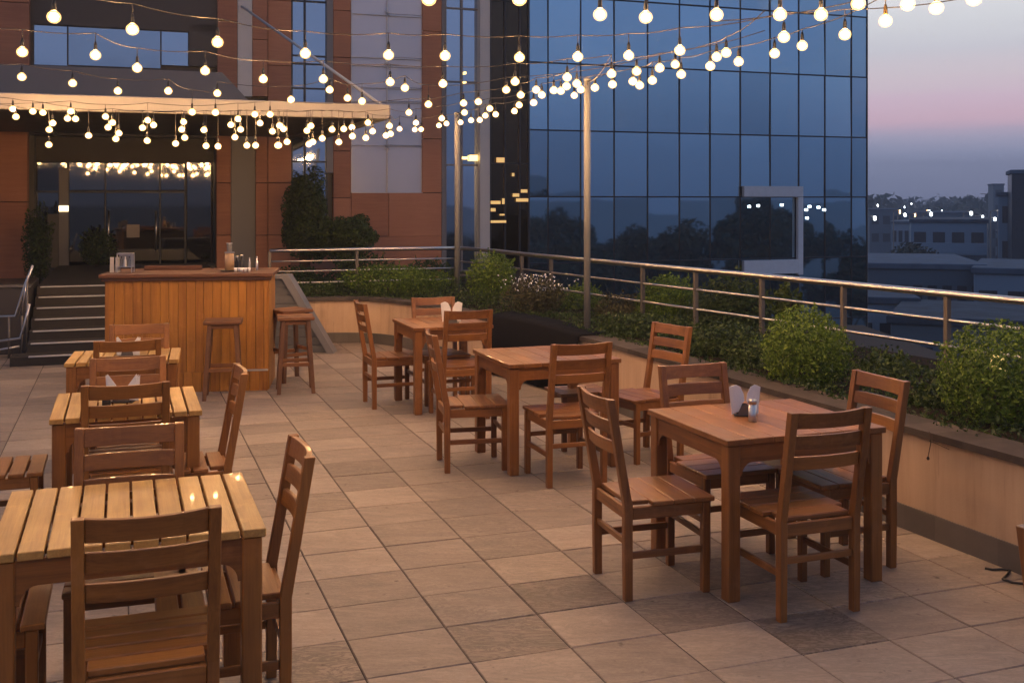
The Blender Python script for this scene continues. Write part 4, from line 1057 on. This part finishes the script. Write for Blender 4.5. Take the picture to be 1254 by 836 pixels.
def socket_bulb(root, p, drop, core):
    mb = MB(); r = .0385; big = 1.0
    mb.lathe([(.013, .036), (.019, .029), (r*.82, .019), (r*.98, .006), (r, -.006), (r*.85, -.022), (r*.5, -.033), (.006, -.037)], 12)
    b_ = mb.build('bulb', GLOBE, root); b_.location = p
    mb = MB(); mb.lathe([(.008, .018), (.017, .013), (.0235, .002), (.0235, -.008), (.017, -.018), (.006, -.023)], 10); mb.build('filament', CORE[core], b_)
    mb = MB(); mb.lathe([(.0125, .034), (.0125, .038), (.0115, .075), (.006, .095)], 10); s_ = mb.build('socket', BRASS if core == 'brass' else BLACK, b_)
    mb = MB(); mb.tube([(0, 0, .095), (0, 0, .095+drop)], .003, 5); d_ = mb.build('drop_cord', WIREM, b_)
    return b_
shared = {}
def place_bulb(root, p, drop, core='near'):
    key = (core, round(drop/.02))
    if key not in shared:
        shared[key] = socket_bulb(root, p, drop, core); return
    src = shared[key]; c = src.copy(); col.objects.link(c); c.parent = root; c.location = p
    for ch in list(src.children):
        g = ch.copy(); col.objects.link(g); g.parent = c
for k, bl in runs.items():
    pts = []
    bl = sorted(bl)
    for (px, py) in bl:
        Y = bdepth(px, py); pts.append(P(px, py, Y))
    root = thing('string_light', labels[k], 'string lights', (0, 6, 3), 0, 'strings of warm bulbs over the terrace')
    # wire: smooth mean curve through the sockets, lifted above each
    n = len(pts); wire = []
    win = 1 if k < 4 else 4
    for i in range(n):
        a, b_ = max(0, i-win), min(n, i+win+1)
        m_ = sum((pts[q] for q in range(a, b_)), Vector())/(b_-a) if win > 1 else pts[i].copy()
        if win > 1: m_.z = max(m_.z, 2.72)
        wire.append(m_)
    out = []
    for i in range(n):
        top = pts[i].z+.095
        w_ = wire[i].copy(); w_.x = pts[i].x; w_.y = pts[i].y if win == 1 else wire[i].y*.5+pts[i].y*.5
        if win == 1: w_.z = pts[i].z+.16
        else: w_.z = max(w_.z+.13, top+.02)
        out.append(w_); pts[i].y = w_.y
        pts[i] = P(bl[i][0], bl[i][1], w_.y); w_.x = pts[i].x; w_.z = max(w_.z, pts[i].z+.115)
        drop = round(max(.02, w_.z-pts[i].z-.095)/.02)*.02; w_.z = pts[i].z+.095+drop
        place_bulb(root, pts[i]-root.location, drop, 'brass' if k == 3 else 'near' if k < 4 else 'far')
    ends = [out[0]+(out[0]-out[1]).normalized()*1.5+Vector((0, 0, .1))] + out + [out[-1]+(out[-1]-out[-2]).normalized()*.8+Vector((0, 0, .05))]
    if k == 2: ends[-1] = Vector((POLE1[0], POLE1[1]-.07, 2.97))
    if k in (4, 5): ends[0] = Vector((ends[0].x-.2, ends[0].y, 3.0))
    if k == 1: ends[0] = out[0]+Vector((-1.5, -.6, .15)); 
    if k == 3: ends[-1] = out[-1]+Vector((1.2, -.2, .2)); ends[0] = out[0]+Vector((-.9, .6, -.06))
    w2 = []
    for a, b_ in zip(ends, ends[1:]):
        L = (b_-a).length; ns = 5
        for q in range(ns):
            f = q/ns; w2.append(a.lerp(b_, f)-Vector((0, 0, min(.05, L*.03)*math.sin(math.pi*f))))
    w2.append(ends[-1])
    mb = MB(); mb.tube(w2, .0035, 5); o = mb.build('wire', WIREM, root); o.matrix_parent_inverse = Matrix.Translation(-root.location)
# two unseen strings added overhead to light the near tables and floor
for k, (a, b_, n, lb) in enumerate((((-3.6, 1.0, 3.3), (-1.0, 5.6, 3.25), 8, 'string running overhead at the left, above the frame'), ((-3.2, -.2, 3.2), (.8, 1.6, 3.25), 5, 'string running overhead behind the camera, above the frame'))):
    root = thing('string_light', lb, 'string lights', a, 0, 'strings of warm bulbs over the terrace'); A_, B_ = Vector(a), Vector(b_); pp = []
    for i in range(n):
        f = (i+.5)/n; q = A_.lerp(B_, f)-A_; q.z -= .3*math.sin(math.pi*f); pp.append(q+Vector((0, 0, .095+.06))); place_bulb(root, q, .06)
    mb = MB(); mb.tube([Vector((0, 0, .16))]+pp+[B_-A_+Vector((0, 0, .16))], .0035, 5); mb.build('wire', WIREM, root)

# ------------------------------------------------------------------ small things
hz = thing('cable_loop', 'black cable curled on the tiles at the right edge by the planter', 'cable', (2.35, 5.0, 0))
mb = MB(); mb.tube([(.02, .40, .008), (.05, .38, .008), (.10, .385, .008), (.13, .37, .008), (.09, .31, .008), (.04, .25, .008), (.06, .20, .008), (.14, .17, .008), (.3, .15, .008)], .006, 8); mb.build('cord', BLACK, hz)
ns = thing('napkin_scrap', 'crumpled white cloth scrap against the far wall right of the bar stools', 'cloth', (-2.62, 13.35, 0))
mb = MB(); rg = random.Random(2); vs = []
for i in range(5):
    for j in range(5): vs.append((i*.035-.07+rg.uniform(-.01, .01), rg.uniform(-.03, .03)+j*.01, .01+j*.055*(1-abs(i-2)*.2)))
mb._add(vs, [[i*5+j, i*5+j+1, (i+1)*5+j+1, (i+1)*5+j] for i in range(4) for j in range(4)], .5, True); mb.build('fabric', PAPER, ns)
tw_ = thing('dry_twig', 'dry twig hanging down the planter wall below the coping at right', 'twig', (2.19, 6.1, .5))
mb = MB()
x, y = offset([(2.3, 5.85), (2.19, 6.15)], -.045)[0]
mb.tube([(x, y, .60), (x+.01, y, .54), (x-.006, y, .46)], [.003, .0025, .002], 5); mb.tube([(x, y, .55), (x+.06, y-.12, .53)], .002, 5); mb.lathe([(.004, 0), (.009, .008), (.004, .018)], 8, c=(x-.006, y, .445)); atp(mb.build('stalk', BARK), tw_)

hz_ = N('evening haze'); hz_.t.nodes.remove(hz_.b); pv = hz_.n('ShaderNodeVolumePrincipled'); pv.inputs['Color'].default_value = (.62, .70, .85, 1); pv.inputs['Density'].default_value = .0014; hz_.l(pv.outputs[0], hz_.out.inputs['Volume'])
mb = MB(); mb.box(-260, 900, -260, 640, GZ-1, 24, .001); tag(mb.build('haze', hz_.m), kind='stuff', label='thin bluish evening haze over the city', cat='haze')
# ------------------------------------------------------------------ camera
cam = bpy.data.cameras.new('camera'); co = bpy.data.objects.new('camera', cam); col.objects.link(co)
co.location = (0, 0, CH); co.rotation_euler = (R(90), 0, 0)
cam.sensor_width = 36; cam.lens = 36*F/1254; cam.shift_y = -(418-HY)/1254; cam.clip_end = 6000; cam.clip_start = .05
sc.camera = co

# ------------------------------------------------------------------ sky and light
w = bpy.data.worlds.new('World'); sc.world = w; w.use_nodes = True; nt = w.node_tree; bg = nt.nodes['Background']
def nn(t, **k):
    o = nt.nodes.new(t)
    for a, b_ in k.items(): setattr(o, a, b_)
    return o
def ln(a, b_): nt.links.new(a, b_)
SUN_EL, SUN_AZ = 1.5, 62.0               # azimuth from +X, towards the pink part of the sky
sky = nn('ShaderNodeTexSky'); sky.sky_type = 'NISHITA'; sky.sun_disc = False; sky.sun_elevation = R(SUN_EL); sky.sun_rotation = R(90-SUN_AZ)
tc = nn('ShaderNodeTexCoord'); sep = nn('ShaderNodeSeparateXYZ'); ln(tc.outputs['Generated'], sep.inputs[0])
def mth(op, a, b_=None, cl=False):
    m = nn('ShaderNodeMath'); m.operation = op; m.use_clamp = cl
    for i, x in enumerate((a, b_)):
        if x is None: continue
        if isinstance(x, (int, float)): m.inputs[i].default_value = x
        else: ln(x, m.inputs[i])
    return m.outputs[0]
mp = nn('ShaderNodeMapping'); mp.inputs['Scale'].default_value = (1.6, 1.6, 26); ln(tc.outputs['Generated'], mp.inputs[0])
no = nn('ShaderNodeTexNoise'); no.inputs['Scale'].default_value = 1.7; no.inputs['Detail'].default_value = 5; no.inputs['Roughness'].default_value = .55; ln(mp.outputs[0], no.inputs['Vector'])
zz = mth('ADD', sep.outputs[2], mth('MULTIPLY', mth('SUBTRACT', no.outputs['Fac'], .5), .028))
def ramp(fac, stops):
    a = nn('ShaderNodeValToRGB'); e = a.color_ramp.elements
    while len(e) < len(stops): e.new(.5)
    for i, (p, c) in enumerate(stops): e[i].position = p; e[i].color = c
    ln(fac, a.inputs['Fac']); return a.outputs['Color']
west = ramp(zz, [(0, srgb(124, 136, 168)), (.018, srgb(134, 146, 178)), (.040, srgb(154, 163, 194)), (.056, srgb(176, 174, 200)), (.072, srgb(216, 184, 202)), (.088, srgb(214, 190, 208)), (.105, srgb(212, 200, 210)), (.13, srgb(204, 204, 214)), (.155, srgb(214, 216, 222)), (.19, srgb(232, 232, 236)), (.5, srgb(156, 168, 196)), (1, srgb(120, 138, 172))])
east = ramp(sep.outputs[2], [(0, srgb(84, 94, 124)), (.05, srgb(98, 112, 146)), (.12, srgb(124, 138, 172)), (.25, srgb(126, 144, 184)), (.6, srgb(118, 134, 170)), (1, srgb(110, 128, 166))])
dt = nn('ShaderNodeVectorMath'); dt.operation = 'DOT_PRODUCT'; ln(tc.outputs['Generated'], dt.inputs[0]); dt.inputs[1].default_value = (math.cos(R(SUN_AZ)), math.sin(R(SUN_AZ)), 0)
fz = mth('MULTIPLY', mth('ADD', dt.outputs['Value'], .15), 1.4, True)
mx = nn('ShaderNodeMix'); mx.data_type = 'RGBA'; ln(fz, mx.inputs[0]); ln(east, mx.inputs[6]); ln(west, mx.inputs[7])
ad = nn('ShaderNodeMix'); ad.data_type = 'RGBA'; ad.blend_type = 'ADD'; ad.inputs[0].default_value = .0015; ln(mx.outputs[2], ad.inputs[6]); ln(sky.outputs[0], ad.inputs[7])
ln(ad.outputs[2], bg.inputs['Color']); bg.inputs['Strength'].default_value = 1.0
sl = bpy.data.lights.new('sun', 'SUN'); sl.energy = .06; sl.angle = R(25); sl.color = (1, .75, .65); so = bpy.data.objects.new('sun', sl); col.objects.link(so)
so.rotation_euler = (Vector((math.cos(R(SUN_AZ)), math.sin(R(SUN_AZ)), .12))).to_track_quat('Z', 'Y').to_euler()

vs_ = sc.view_settings; vs_.view_transform = 'Standard'; vs_.look = 'None'; vs_.gamma = 1; vs_.exposure = .12; vs_.use_curve_mapping = False
sc.cycles.sample_clamp_indirect = 4; sc.cycles.use_light_tree = True; sc.cycles.max_bounces = 6; sc.cycles.use_denoising = True
sc.cycles.caustics_reflective = False; sc.cycles.caustics_refractive = False
